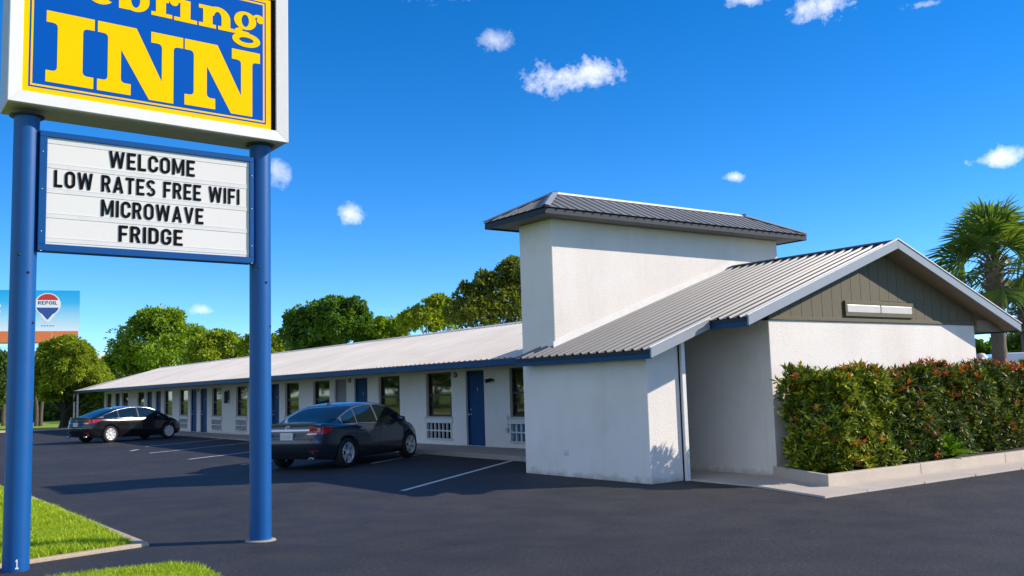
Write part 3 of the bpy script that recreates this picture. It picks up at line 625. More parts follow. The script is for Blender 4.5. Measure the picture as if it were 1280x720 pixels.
_g('D', .62, _r(0,S_,0,1), _r(S_,.32,.835,1), _r(S_,.32,0,.165), _arc(.32,.70,.30,.30,0,90), _arc(.32,.30,.30,.30,270,360), _r(.43,.62,.30,.70))
_g('R', .62, _r(0,S_,0,1), _r(S_,.33,.84,1), _r(S_,.33,.41,.565), _arc(.33,.705,.27,.295,-90,90,.19,14,.15), [(.27,.42),(.44,.45),(.63,0),(.42,0)])
_g('P', .60, _r(0,S_,0,1), _r(S_,.31,.84,1), _r(S_,.31,.38,.535), _arc(.31,.69,.28,.31,-90,90,.19,14,.155)); _g('N', .66, _r(0,S_,0,1), _r(.47,.66,0,1), [(0,1),(S_,1),(.66,0),(.47,0)])
_g('Y', .66, _r(.235,.425,0,.45), [(0,1),(.20,1),(.425,.42),(.235,.42)], [(.66,1),(.46,1),(.235,.42),(.425,.42)])
_g('S', .60, _arc(.30,.735,.30,.265,15,270,.19,18,.16), _arc(.30,.265,.30,.265,-165,90,.19,18,.16)); _g(' ', .28)
def text_rows(rows, name, mat, parent, fn):
    m = MB(); lay = 0
    for s, x0, x1, z0, h in rows:
        gap = .135; tot = sum(GL[c][0] for c in s)+gap*(len(s)-1); k = (x1-x0)/tot; u = 0
        for c in s:
            wd_, ps = GL[c]
            for p in ps:
                lay = (lay+1) % 9
                f = lambda q: fn(x0+(u+q[0])*k, z0+q[1]*h, lay*.00008)
                if p[0] == 'strip': m.grid([[f(a), f(b_)] for a, b_ in zip(p[1], p[2])], smooth=False)
                else: m.add([f(q) for q in p], [tuple(range(len(p)))])
            u += wd_+gap
    return m.build(name, mat, parent, recalc=False)
text_rows([('WELCOME',2.36,3.295,4.213,.188),('LOW RATES FREE WIFI',1.815,3.820,3.937,.186),('MICROWAVE',2.287,3.397,3.666,.186),('FRIDGE',2.471,3.163,3.398,.184)], 'lettering', MT['ink'], mq, lambda x, z, l: (x, MY+.0185-l, z))
# the old sign hangs a little low on its right side
for o, k in [(cab,.020)]+[(c,.020) for c in cab.children]+[(mq,.007)]+[(c,.007) for c in mq.children]:
    for v in o.data.vertices: v.co.z -= k*(v.co.x-2.84)

# ------------------------------------------------------------------ billboard far away
bbr = at(100, 365, 97); r2 = Vector((.975, -.222, 0)).normalized(); f2 = Vector((-r2.y, r2.x, 0))
bb = empty('billboard', (bbr.x-7.3*r2.x, bbr.y-7.3*r2.y, 0), 'tall roadside billboard with pale blue poster, red white and blue balloon and orange skirt', 'billboard')
def BP(u, z, d=0): return Vector((bbr.x, bbr.y, 0))+r2*u+f2*d+Vector((0,0,z))   # u: metres to the right of the right end (negative)
BZ0, BZ1, BW = 8.88, 13.0, 14.6
m = MB(); m.obox(BP(-BW/2,(BZ0+BZ1)/2,.12), r2*BW/2, f2*.07, (0,0,(BZ1-BZ0)/2)); pn = m.build('panel', MT['post'], bb)
def postermat():
    m, nt, b = newmat('poster_print')
    sx = N(nt, 'ShaderNodeSeparateXYZ'); nt.links.new(pos(nt), sx.inputs[0])
    mr = N(nt, 'ShaderNodeMapRange'); mr.inputs[1].default_value = BZ0; mr.inputs[2].default_value = BZ1; nt.links.new(sx.outputs[2], mr.inputs[0])
    c = ramp(nt, mr.outputs[0], [(0,(.74,.86,.92)),(.35,(.36,.70,.90)),(.7,(.04,.48,.85)),(1,(.0,.38,.80))]); nt.links.new(c, b.inputs['Base Color']); b.inputs['Roughness'].default_value = .6; return m
def logo_mat(name, col): return simple(name, col, .6, 0, .02)
LB, LR, LW = logo_mat('print_blue', (.02,.08,.33)), logo_mat('print_red', (.55,.03,.03)), logo_mat('print_white', (.82,.83,.84))
m = MB(); m.add([BP(-BW,BZ0,.045),BP(0,BZ0,.045),BP(0,BZ1,.045),BP(-BW,BZ1,.045)], [(0,1,2,3)]); m.build('poster', postermat(), pn)
cx, cz, rr = -2.95, 11.55, 1.17                                     # balloon
lg = MB()
def bpoly(pts, d, mi): lg.add([BP(u, z, d) for u, z in pts], [tuple(range(len(pts)))], mi)
circ = [(cx+rr*1.03*math.sin(R(a)), cz+rr*math.cos(R(a))) for a in range(0, 360, 8)]
bpoly(circ, .035, 2); bpoly([(cx-.9,cz-.7),(cx+.9,cz-.7),(cx+.2,cz-1.75),(cx-.2,cz-1.75)], .036, 2)
cap_ = [(cx+1.06*math.sin(R(a)), cz+.03+1.06*math.cos(R(a))) for a in range(-66, 67, 6)]; bpoly(cap_, .030, 1)
cap_ = [(cx+1.05*math.sin(R(a)), cz-.05+1.02*math.cos(R(a))) for a in range(104, 257, 6)]; bpoly([(cx+1.02,cz-.30)]+cap_+[(cx-1.02,cz-.30)], .030, 0)
bpoly([(cx-.6,cz-.8),(cx+.6,cz-.8),(cx+.05,cz-1.5),(cx-.05,cz-1.5)], .0295, 0); bpoly([(cx-.14,cz-1.62),(cx+.14,cz-1.62),(cx+.07,cz-1.85),(cx-.07,cz-1.85)], .0294, 2)
for k in range(5): bpoly([(cx-.55+.25*k,cz-2.18),(cx-.40+.25*k,cz-2.18),(cx-.40+.25*k,cz-2.11),(cx-.55+.25*k,cz-2.11)], .0293, 0)
lg.build('balloon_emblem', [LB, LR, LW], pn, recalc=False)
def btext(s_, u0, u1, z0, h, mat): return text_rows([(s_, u0, u1, z0, h)], 'lettering', mat, pn, lambda u, z, l: BP(u, z, .026-l*3))
btext('REPOIL', cx-.88, cx+.88, cz+.0, .36, LB); btext('INTR', -10.9, -7.1, 10.75, .95, LW); btext('REALTY', -9.6, -7.3, 10.25, .28, LB)
m = MB()
for k in range(6): m.obox(BP(-14.6+2.42*k+1.2,8.28,-.05), r2*1.2, f2*.03, (0,0,.57))
m.build('skirt', MT['rust'], bb)
m = MB(); m.obox(BP(-7.3,7.67,-.3), r2*7.3, f2*.35, (0,0,.04)); m.build('catwalk', MT['post'], bb)
for u in (-.45, -5.4, -9.2, -13.6):
    m = MB(); m.obox(BP(u,4.3,.45), r2*.19, f2*.19, (0,0,4.4)); m.build('post', MT['post'], bb)
# ------------------------------------------------------------------ cars (x forward, y left, origin on the ground at the centre)
def pchip(xs, ys):
    xs = np.array(xs, float); ys = np.array(ys, float); h = np.diff(xs); d = np.diff(ys)/h; m = np.zeros(len(xs))
    for i in range(1, len(xs)-1):
        if d[i-1]*d[i] > 0: w1 = 2*h[i]+h[i-1]; w2 = h[i]+2*h[i-1]; m[i] = (w1+w2)/(w1/d[i-1]+w2/d[i])
    m[0] = d[0]; m[-1] = d[-1]
    def f(x):
        x = min(max(x, xs[0]), xs[-1]); i = min(max(int(np.searchsorted(xs, x)-1), 0), len(h)-1); t = (x-xs[i])/h[i]
        return float((2*t**3-3*t*t+1)*ys[i]+(t**3-2*t*t+t)*h[i]*m[i]+(-2*t**3+3*t*t)*ys[i+1]+(t**3-t*t)*h[i]*m[i+1])
    return f
def build_car(label, loc, rz, paint, style, scale=(1,1,1)):
    root = empty('parked_car', loc, label, 'car', None, rz); root.scale = scale
    def P_(mb, name, mat, par=None, bevel=0, **k): return mb.build(name, mat, par or root, bevel, local=True, **k)
    fast = style == 'fast'
    W_ = .915
    zsh = pchip([-2.45,-2.2,-1.6,-.6,.4,1.1,1.6,2.1,2.45], [.985,1.005,.985,.945,.93,.925,.885,.79,.66])
    crown = pchip([-2.45,-1.8,-1,0,.9,1.4,2.0,2.45], [.035,.05,.05,.04,.05,.075,.07,.03])
    zbo = pchip([-2.45,-2.1,-1.4,1.4,2.1,2.45], [.30,.24,.19,.19,.20,.25])
    xr = pchip([0,.2,.45,.62,.78,.93,1], [-2.27,-2.38,-2.42,-2.40,-2.335,-2.345,-2.30])
    xf = pchip([0,.2,.5,.75,.9,1], [2.26,2.40,2.42,2.36,2.26,2.13])
    g = pchip([0,.1,.28,.45,.62,.74,.9,1], [.90,.955,.985,1.0,.992,1.0,.985,.945])
    NR, NF = 5.0, 3.4
    def y_at(x, v):
        e = xf(v) if x > 0 else -xr(v); n = NF if x > 0 else NR; t = min(1, abs(x)/e); return W_*g(v)*max(0, 1-t**n)**(1/n)
    def z_at(x, v): return zbo(x)+v*(zsh(x)-zbo(x))
    def v_at(x, z): return (z-zbo(x))/(zsh(x)-zbo(x))
    def Pt(x, v, s=-1, off=0): return Vector((x, s*(y_at(x, v)+off), z_at(x, v)))
    def x_rear(y, v, off=0):                                        # x on the tail at half width y
        w = W_*g(v); t = min(1, abs(y)/w); return xr(v)*max(0, 1-t**NR)**(1/NR)-off
    def x_front(y, v, off=0):
        w = W_*g(v); t = min(1, abs(y)/w); return xf(v)*max(0, 1-t**NF)**(1/NF)+off
    # body shell
    th = np.linspace(0, math.pi, 61); vs = [0,.05,.12,.2,.3,.4,.5,.6,.68,.74,.8,.86,.92,.97,1]
    m = MB(); loops = []
    for v in vs:
        half = []
        for t in th:
            c, s_ = math.cos(t), math.sin(t)
            n = NF if c >= 0 else NR; e = xf(v) if c >= 0 else -xr(v)
            x = math.copysign(e*abs(c)**(2/n), c); y = W_*g(v)*max(0, s_)**(2/n); half.append((x, y, z_at(x, v)))
        loops.append([(p[0], -p[1], p[2]) for p in half]+[p for p in half[::-1][1:-1]])
    n = len(loops[0]); vv = [p for l in loops for p in l]
    m.add(vv, [(i*n+j, i*n+(j+1)%n, (i+1)*n+(j+1)%n, (i+1)*n+j) for i in range(len(vs)-1) for j in range(n)], 0, True)
    k = 61
    for li, up_ in ((len(vs)-1, True), (0, False)):
        rows = []
        for j in range(k):
            a = loops[li][j]; b_ = loops[li][(n-j) % n] if 0 < j < k-1 else a
            row = []
            for q in range(13):
                t = -1+2*q/12; z = a[2]
                if up_: z += crown(a[0])*(1-abs(t)**2.4)*min(1, abs(a[1])/.3)
                row.append((a[0], a[1]*-t if False else a[1]+(b_[1]-a[1])*q/12, z))
            rows.append(row)
        m.grid(rows, 0, True)
    body = P_(m, 'body', [paint, MT['bumper_black']], merge=True)
    WB0, WB1, WR = -1.40, 1.42, .335
    cut = MB()
    for x in (WB0, WB1):
        for s in (-1, 1):
            prof = [(0,0),(.375,0),(.375,.5),(0,.5)]
            n0 = len(cut.v); cut.lathe(prof, (0,0,0), 'y', 40); cut.v[n0:] = [(x+a, s*(.62+b_), WR+.015+c) for a, b_, c in cut.v[n0:]]
    co = P_(cut, 'wheel_cutter', MT['bumper_black'], merge=True)
    bo = body.modifiers.new('b', 'BOOLEAN'); bo.operation = 'DIFFERENCE'; bo.object = co; bo.solver = 'EXACT'
    try: bo.material_mode = 'TRANSFER'
    except Exception: pass
    bpy.context.view_layer.update(); dg = bpy.context.evaluated_depsgraph_get()
    me = bpy.data.meshes.new_from_object(body.evaluated_get(dg)); body.modifiers.clear(); body.data = me
    bpy.data.objects.remove(co)
    if len(me.materials) < 2: me.materials.append(MT['bumper_black'])
    # cabin
    zt = pchip(*(([-2.20,-1.9,-1.5,-1.05,-.7,-.25,.2,.6,.95,1.2,1.5], [1.0,1.085,1.215,1.345,1.41,1.455,1.45,1.385,1.25,1.12,.965]) if fast else
                 ([-2.02,-1.75,-1.4,-1.05,-.7,-.25,.2,.6,.95,1.2,1.5], [1.0,1.085,1.23,1.36,1.43,1.468,1.462,1.40,1.265,1.13,.965])))
    xc0 = -2.20 if fast else -2.02
    yb = pchip([xc0,-1.5,-.9,-.2,.6,1.1,1.5], [.66,.765,.825,.85,.84,.81,.745]); ZB_ = .90
    def ys(x, z): h = max(0, z-ZB_); return yb(x)-.26*h-.36*h*h
    def roofpt(x, t, off=0):                                         # t 0 edge .. 1 centre
        z1 = zt(x); zc = z1-min(.085, max(.01, (z1-ZB_)*.35)); y = ys(x, zc); a = t*math.pi/2
        return Vector((x, y*math.cos(a)**(2/2.7), zc+(z1-zc)*math.sin(a)**(2/2.7)))
    st = np.linspace(xc0, 1.5, 44); rows = []
    for x in st:
        zc = roofpt(x, 0).z; half = [Vector((x, ys(x, ZB_-.03+(zc-ZB_+.03)*q/6), ZB_-.03+(zc-ZB_+.03)*q/6)) for q in range(6)]+[roofpt(x, t) for t in np.linspace(0, 1, 9)]
        rows.append([Vector((p.x, -p.y, p.z)) for p in half]+[p for p in half[::-1][1:]])
    m = MB(); m.grid(rows, 0, True); P_(m, 'roof', paint, merge=True)
    # side glass, pillars, bright trim
    def zlow(x): return .965-.022*x
    def zup(x): return zt(x)-.085
    def side_strip(m, x0, x1, off, s, lo, hi, n=14, mi=0):
        A, B = [], []
        for i in range(n+1):
            x = x0+(x1-x0)*i/n; a, b_ = lo(x), max(hi(x), lo(x)+.002)
            row = [Vector((x, s*(ys(x, a+(b_-a)*q/4)+off), a+(b_-a)*q/4)) for q in range(5)]; A.append(row)
        m.grid(A, mi, True)
    xe0, xe1 = (-1.62, .93) if fast else (-1.42, .95)
    for s in (-1, 1):
        for x0, x1 in ((-.02, xe1), (-.88 if not fast else -.95, -.09), (xe0, -.915 if not fast else -.985)):
            m = MB(); side_strip(m, x0, x1, .008, s, zlow, zup); P_(m, 'side_window', MT['carglass'])
        m = MB(); side_strip(m, xe0-.03, xe1+.02, .004, s, lambda x: zlow(x)-.012, lambda x: zup(x)+.014, 28); P_(m, 'window_surround', MT['bumper_black'])
        top = [Vector((x, s*(ys(x, zup(x)+.018)+.008), zup(x)+.018)) for x in np.linspace(xe0, xe1, 30)]
        low = [Vector((x, s*(ys(x, zlow(x)-.014)+.008), zlow(x)-.014)) for x in np.linspace(xe1, xe0, 20)]
        m = MB(); m.tube(low+([top[0]+Vector((-.03,0,-.02))])+top, .011 if fast else .008, 6); P_(m, 'window_trim', MT['chrome'])
    def top_glass(x0, x1, off, n=14):
        A = []
        for i in range(n+1):
            x = x0+(x1-x0)*i/n; d = (roofpt(x+.01, 1)-roofpt(x-.01, 1)).normalized(); nn = Vector((-d.z, 0, d.x)); half = [roofpt(x, t) for t in np.linspace(.12, 1, 9)]
            if nn.z < 0: nn = -nn
            A.append([Vector((p.x, -p.y, p.z))+nn*off for p in half]+[p+nn*off for p in half[::-1][1:]])
        m = MB(); m.grid(A, 0, True); return m
    P_(top_glass(xc0+.10, -.90 if not fast else -.95, .006), 'rear_window', MT['carglass']); P_(top_glass(.56, 1.42, .006), 'windscreen', MT['carglass'])
    # doors: dark gap below a skin a few millimetres proud of the shell
    def sheet_side(m, x0, x1, z0, z1, off, s, nx=14, nz=10, sl0=0, sl1=0):
        A = []
        for i in range(nx+1):
            row = []
            for q in range(nz+1):
                z = z0+(z1-z0)*q/nz; f = q/nz; x = x0+sl0*f+(x1+sl1*f-x0-sl0*f)*i/nx
                row.append(Vector((x, s*(y_at(x, v_at(x, z))+off), z)))
            A.append(row)
        m.grid(A, 0, True)
    for s in (-1, 1):
        for x0, x1, a0, a1 in ((-.045,.98,.0,.0), (-.94,-.055,-.16,.0)):
            m = MB(); sheet_side(m, x0-.006, x1+.006, .262, .945, .0015, s, sl0=a0, sl1=a1); P_(m, 'door_gap', MT['seam'])
            m = MB(); sheet_side(m, x0, x1, .268, .955, .004, s, sl0=a0, sl1=a1); d = P_(m, 'door', paint)
            h = MB(); hx = x0+.10 if x0 > -.5 else x0+.0
            pp = [Vector((hx+q, s*(y_at(hx+q, v_at(hx, .845))+(.012 if q in (0,.19) else .032)), .845+q*.02)) for q in (0,.03,.16,.19)]
            h.tube(pp, .013, 8); h.build('handle', MT['chrome'] if not fast else paint, d, local=True)
        m = MB(); sheet_side(m, -1.0, 1.0, .195, .245, .006, s, nz=2); P_(m, 'sill_skirt', MT['bumper_black'])
        m = MB(); m.add([Vector((.80+.11*math.cos(a)*abs(math.cos(a))**-.3 if abs(math.cos(a)) > .01 else .80, s*1.0, 1.02)) for a in ()], [])
        prof = [(0,-.10),(.05,-.095),(.075,-.05),(.08,.03),(.06,.085),(0,.10)]
        m = MB(); m.lathe(prof, (0,0,0), 'y', 14); m.v = [(.80+a*.9, s*(.985+b_), 1.01+c*.82) for a, b_, c in m.v]; mi_ = P_(m, 'door_mirror', paint)
        m = MB(); m.tube([(.82,s*.83,.965),(.81,s*.93,.985)], .025, 8); m.build('mirror_arm', MT['bumper_black'], mi_, local=True)
    # tail: lamps that wrap the corner, bright strip, plate, emblem, lower valance, exhaust
    def tail_patch(name, y0, y1, vlo, vhi, off, mat, s=1, n=14, par=None):
        A = []
        for i in range(n+1):
            f = i/n; y = y0+(y1-y0)*f; a, b_ = vlo(f), vhi(f)
            A.append([Vector((x_rear(y, a+(b_-a)*q/4)-off, s*y, z_at(-2.35, a+(b_-a)*q/4))) for q in range(5)])
        m = MB(); m.grid(A, 0, True); return P_(m, name, mat, par)
    for s in (-1, 1):
        A = []; vA = .70 if not fast else .74
        tl = []
        for f in np.linspace(0, 1, 22):                              # along the tail then forward along the flank
            if f < .6: y = .50+(.80-.50)*f/.6; tl.append(('r', y, f))
            else: x = -2.20+(.42 if fast else .30)*(f-.6)/.4; tl.append(('s', x, f))
        for kind, q_, f in tl:
            lo = .70+.04*f if not fast else .72+.10*f*f; hi = .90+.03*f if not fast else .90+.05*f
            if f > .8: lo += (f-.8)/.2*(hi-lo)*.75
            row = []
            for q in range(5):
                v = lo+(hi-lo)*q/4
                if kind == 'r': row.append(Vector((x_rear(q_, v)-.006, s*q_, z_at(-2.35, v))))
                else: row.append(Vector((q_, s*(y_at(q_, v)+.006), z_at(q_, v))))
            A.append(row)
        m = MB(); m.grid(A, 0, True); lamp = P_(m, 'tail_light', MT['red'])
        t2 = tail_patch('reverse_lamp', .47, .66, lambda f: .705, lambda f: .755, .009, MT['clear'], s, 6); t2.parent = lamp
        rf_ = tail_patch('reflector', .52, .72, lambda f: .20, lambda f: .235, .006, MT['red'], s, 6)
    if not fast:
        A = []
        for y in np.linspace(-.53, .53, 25):                         # bright bar across the boot lid, its face tipped to the sky
            A.append([Vector((x_rear(y, v)-o_, y, z_at(-2.35, v))) for v, o_ in ((.81,.004),(.815,.034),(.835,.036),(.885,.016),(.89,.003))])
        m = MB(); m.grid(A, 0, True); P_(m, 'boot_trim', MT['satin'])
    else: tail_patch('boot_trim', -.42, .42, lambda f: .80, lambda f: .83, .010, paint, 1, 20)
    tail_patch('boot_gap', -.78, .78, lambda f: .575, lambda f: .583, .003, MT['seam'], 1, 20)
    tail_patch('rear_valance', -.70, .70, lambda f: .0, lambda f: .16, .004, MT['bumper_black'], 1, 20)
    A = []
    for y in np.linspace(-.70, .70, 21):                             # lip of the boot lid
        A.append([Vector((x_rear(y, .99)+.10, y, zsh(-2.2)+.028)), Vector((x_rear(y, .99)-.02, y, zsh(-2.3)+.045)), Vector((x_rear(y, .99)-.022, y, zsh(-2.3)+.028)), Vector((x_rear(y, .97), y, zsh(-2.3)-.02))])
    m = MB(); m.grid(A, 0, True); P_(m, 'boot_lip', paint)
    pz = z_at(-2.35, .66); px_ = x_rear(0, .66)
    m = MB(); m.box(px_-.03, px_+.02, -.16, .16, pz-.075, pz+.085); pl_ = P_(m, 'number_plate', MT['plate'], bevel=.006)
    m = MB(); m.box(px_-.032, px_-.0301, -.10, .10, pz-.03, pz+.03); m.build('plate_stripe', MT['sill'], pl_, local=True)
    m = MB(); ez = z_at(-2.35, .93 if not fast else .88); ex = x_rear(0, .93)-.012
    pts = [(ex, .055*math.cos(a), ez+.038*math.sin(a)) for a in np.linspace(0, 2*math.pi, 21)]; m.tube(pts, .008, 6, cap=False); m.tube([(ex,-.05,ez),(ex,.05,ez)], .007, 6); P_(m, 'emblem', MT['chrome'])
    for s in (-1, 1):
        m = MB(); m.lathe([(.030,0),(.036,0),(.036,.14),(.030,.14)], (0,0,0), 'y', 14); m.v = [(-2.40+b_, s*.60+a*1.4, .27+c) for a, b_, c in m.v]; P_(m, 'exhaust', MT['steel'])
    # nose
    for s in (-1, 1):
        A = []
        for f in np.linspace(0, 1, 14):
            y = .42+.43*f; lo, hi = .70+.06*f, .88+.02*f
            if f > .75: hi -= (f-.75)*.2
            A.append([Vector((x_front(y, lo+(hi-lo)*q/4)+.006, s*y, z_at(2.2-.3*f, lo+(hi-lo)*q/4))) for q in range(5)])
        m = MB(); m.grid(A, 0, True); P_(m, 'headlight', MT['clear'])
    A = [[Vector((x_front(y, v)+.006, y, z_at(2.3, v))) for v in np.linspace(.42, .72, 5)] for y in np.linspace(-.38, .38, 11)]
    m = MB(); m.grid(A, 0, True); P_(m, 'grille', MT['bumper_black'])
    m = MB(); m.prism([(-.86,-.012,zt(-.86)-.01),(-.70,-.012,zt(-.7)-.004),(-.72,-.004,zt(-.72)+.012),(-.86,-.004,zt(-.86)+.055)], (0,.024,0)); P_(m, 'antenna_fin', paint)
    # wheels
    for x in (WB0, WB1):
        for s in (-1, 1):
            wc = Vector((x, s*.80, WR))
            m = MB(); m.lathe([(.225,-.095),(.30,-.105),(.325,-.085),(.335,-.05),(.335,.05),(.325,.085),(.30,.105),(.225,.095)], (0,0,0), 'y', 40); m.v = [tuple(wc+Vector(p)) for p in m.v]
            wh = P_(m, 'wheel', MT['tyre'])
            m = MB(); o_ = s*.085
            m.lathe([(.228,s*.095),(.232,s*.105),(.218,s*.108),(.205,s*.085),(.20,-s*.06)], (0,0,0), 'y', 40)
            ns = 5 if not fast else 8
            for q in range(ns):
                for da in ((-.17,.17) if not fast else (0,)):
                    a = 2*math.pi*q/ns+da*.9; a1 = 2*math.pi*q/ns+da*1.25
                    u0 = Vector((math.cos(a), 0, math.sin(a))); u1 = Vector((math.cos(a1), 0, math.sin(a1))); w0, w1 = (.017, .024) if not fast else (.030, .062)
                    t0 = Vector((-u0.z, 0, u0.x)); t1 = Vector((-u1.z, 0, u1.x)); p0 = u0*.045+Vector((0,s*.088,0)); p1 = u1*.215+Vector((0,s*.100,0)); dy = Vector((0,-s*.03,0))
                    v = [p0-t0*w0, p0+t0*w0, p1+t1*w1, p1-t1*w1]; v = v+[p+dy for p in v]; m.add(v, [(0,1,2,3),(7,6,5,4),(0,4,5,1),(1,5,6,2),(2,6,7,3),(3,7,4,0)])
            m.lathe([(.065,s*.06),(.065,s*.095),(.055,s*.105),(0,s*.107)], (0,0,0), 'y', 20)
            m.v = [tuple(wc+Vector(p)) for p in m.v]; m.build('rim', MT['cap'] if fast else MT['rim'], wh, local=True)
            m = MB(); m.lathe([(0,s*.02),(.20,s*.02)], (0,0,0), 'y', 24); m.lathe([(0,s*.035),(.13,s*.035),(.13,s*.02)], (0,0,0), 'y', 24); m.v = [tuple(wc+Vector(p)) for p in m.v]; m.build('brake_disc', MT['bumper_black'], wh, local=True)
    return root
car_a = build_car('charcoal sedan with a chrome strip across its boot, parked nose-in before the nearer blue doors', (10.40, 21.68, 0), R(33), MT['paint_a'], 'notch', (1.08,1.03,1.01))
car_b = build_car('black fastback sedan with a bright window arch, parked near the far end of the motel', (10.15, 42.4, 0), R(21), MT['paint_b'], 'fast', (.98,1,1.0))
# ------------------------------------------------------------------ leaves as real faces
def unit(a): return a/np.maximum(np.linalg.norm(a, axis=-1, keepdims=True), 1e-9)
def leaf_faces(P, D, Nn, L, Wd, fold=.25):
    """one pointed leaf per row: base P, direction D, face normal Nn, length L, width Wd -> verts, loops, sizes"""
    n = len(P); D = unit(D); S = unit(np.cross(D, Nn)); U = np.cross(S, D); L = np.broadcast_to(np.asarray(L, float).reshape(-1, 1), (n, 1)); Wd = np.broadcast_to(np.asarray(Wd, float).reshape(-1, 1), (n, 1))
    a = P; t = P+D*L-U*L*.12; m = P+D*L*.5
    l = m+S*Wd*.5+U*Wd*fold; r_ = m-S*Wd*.5+U*Wd*fold
    V = np.stack([a, r_, t, l], 1).reshape(-1, 3)
    idx = np.arange(n)[:, None]*4+np.array([[0, 1, 2, 0, 2, 3]]); return V, idx.ravel(), np.full(n*2, 3)
def rand_dirs(n): return unit(rng.normal(size=(n, 3)))
def lumpy(c, rad, n_sub, n_leaf, L, Wd, squash=.85, sub=.34, droop=.15):
    """leaves on many small lumps spread over an uneven ball"""
    d = rand_dirs(n_sub); d[:, 2] = np.where(d[:, 2] < -.45, -d[:, 2], d[:, 2]); rr = rad*rng.uniform(.55, 1.0, (n_sub, 1))**.6
    ctr = np.asarray(c)+d*rr*np.array([1, 1, squash]); sr = rad*sub*rng.uniform(.55, 1.25, n_sub)
    k = rng.integers(0, n_sub, n_leaf); e = rand_dirs(n_leaf); rad2 = sr[k][:, None]*rng.uniform(.35, 1.0, (n_leaf, 1))**.5
    P = ctr[k]+e*rad2*np.array([1, 1, .8])
    out = unit(e*.7+d[k]*.5+rand_dirs(n_leaf)*.7); nn = unit(e*.6+np.array([0, 0, .7])+rand_dirs(n_leaf)*.6)
    out[:, 2] -= droop
    return leaf_faces(P, out, nn, L*rng.uniform(.6, 1.3, n_leaf), Wd*rng.uniform(.7, 1.25, n_leaf))
def join(parts):
    V, Lp, S, b = [], [], [], 0
    for v, l, s in parts: V.append(v); Lp.append(l+b); S.append(s); b += len(v)
    return np.concatenate(V), np.concatenate(Lp), np.concatenate(S)
def crown(parts, mat, root, name='crown'):
    V, Lp, S = join(parts); return link_mesh(name, np_mesh(name, V, Lp, S), mat, root)
def limb(m, p, q, r0, r1, wob=.12, n=8):
    p = Vector(p); q = Vector(q); L = (q-p).length; a = Vector((random.uniform(-1,1), random.uniform(-1,1), random.uniform(.1,.6)))*L*wob*.45; b = Vector((random.uniform(-1,1), random.uniform(-1,1), 0))*L*wob*.18; pts = []
    for i in range(n+1):
        t = i/n; pts.append(p.lerp(q, t)+a*math.sin(t*math.pi)+b*math.sin(t*2*math.pi))
    m.tube(pts, [r0+(r1-r0)*(i/n)**.7 for i in range(n+1)], 9)
def make_tree(label, foot, clumps, mat, bark, L=.34, Wd=.20, dens=1.0, trunk=.30, fork=.35, group='trees behind the motel', squash=.85, sub=.34, name='tree', stems=1):
    """clumps: list of (x, y, z, radius) in metres"""
    foot = Vector(foot); t = empty(name, foot, label, 'tree', group); parts = []
    top = max(c[2] for c in clumps); fz = foot.z+(min(c[2] for c in clumps)-foot.z)*fork+.3
    for x, y, z, r_ in clumps:
        for q in range(3):                                           # boughs that break the outline
            d = rand_dirs(1)[0]; d[2] = abs(d[2])*.9-.1; k_ = r_*rng.uniform(.28, .5); c_ = np.array([x, y, z])+d*r_*rng.uniform(.85, 1.2)
            parts.append(lumpy(c_, k_, int(8+8*k_), int(dens*520*k_**1.6/(L/.34)**1.7)+20, L, Wd, .8, .45))
        parts.append(lumpy((x, y, z), r_, int(26+14*r_), int(dens*620*r_**1.6/(L/.34)**1.7), L, Wd, squash, sub))
    crown(parts, mat, t)
    m = MB(); cx = sum(c[0] for c in clumps)/len(clumps); cy = sum(c[1] for c in clumps)/len(clumps)
    for s in range(stems):
        a = 2*math.pi*s/max(1, stems); f0 = foot+Vector((math.cos(a), math.sin(a), 0))*trunk*(1.1 if stems > 1 else 0)
        fk_ = Vector((foot.x+(cx-foot.x)*.3+math.cos(a)*trunk*2*(stems > 1), foot.y+(cy-foot.y)*.3+math.sin(a)*trunk*2*(stems > 1), fz))
        limb(m, f0-Vector((0,0,.1)), fk_, trunk*1.15, trunk*.75, .10)
        for i, (x, y, z, r_) in enumerate(clumps):
            if i % stems == s: limb(m, fk_, (x, y, z-r_*.1), trunk*.42, trunk*.08, .16)
    m.build('trunk', bark, t, recalc=False)
    return t
def pxclumps(D, lst):                                   # picture measurements turned into metres at distance D
    return [(*at(x, y, D+dd), r_*(D+dd)/F_PX) for x, y, r_, dd in lst]
G_dark = leafmat('foliage_dark', [(.2,(0.038,0.098,0.011)),(.5,(0.088,0.197,0.019)),(.8,(0.185,0.330,0.027))])
G_mid = leafmat('foliage_mid', [(.2,(0.090,0.177,0.012)),(.5,(0.220,0.355,0.021)),(.8,(0.423,0.565,0.033))])
G_yel = leafmat('foliage_yellow_green', [(.2,(0.111,0.167,0.012)),(.5,(0.259,0.356,0.018)),(.8,(0.448,0.523,0.030))])
G_olive = leafmat('foliage_olive', [(.2,(0.058,0.092,0.014)),(.5,(0.139,0.186,0.022)),(.8,(0.251,0.283,0.035))])
G_far = leafmat('foliage_far', [(.2,(0.042,0.098,0.018)),(.5,(0.095,0.166,0.030)),(.8,(0.157,0.234,0.045))])
G_road = leafmat('foliage_roadside', [(.2,(.06,.11,.015)),(.5,(.10,.17,.02)),(.8,(.16,.23,.03))])  # leaf greens of the trees across the road

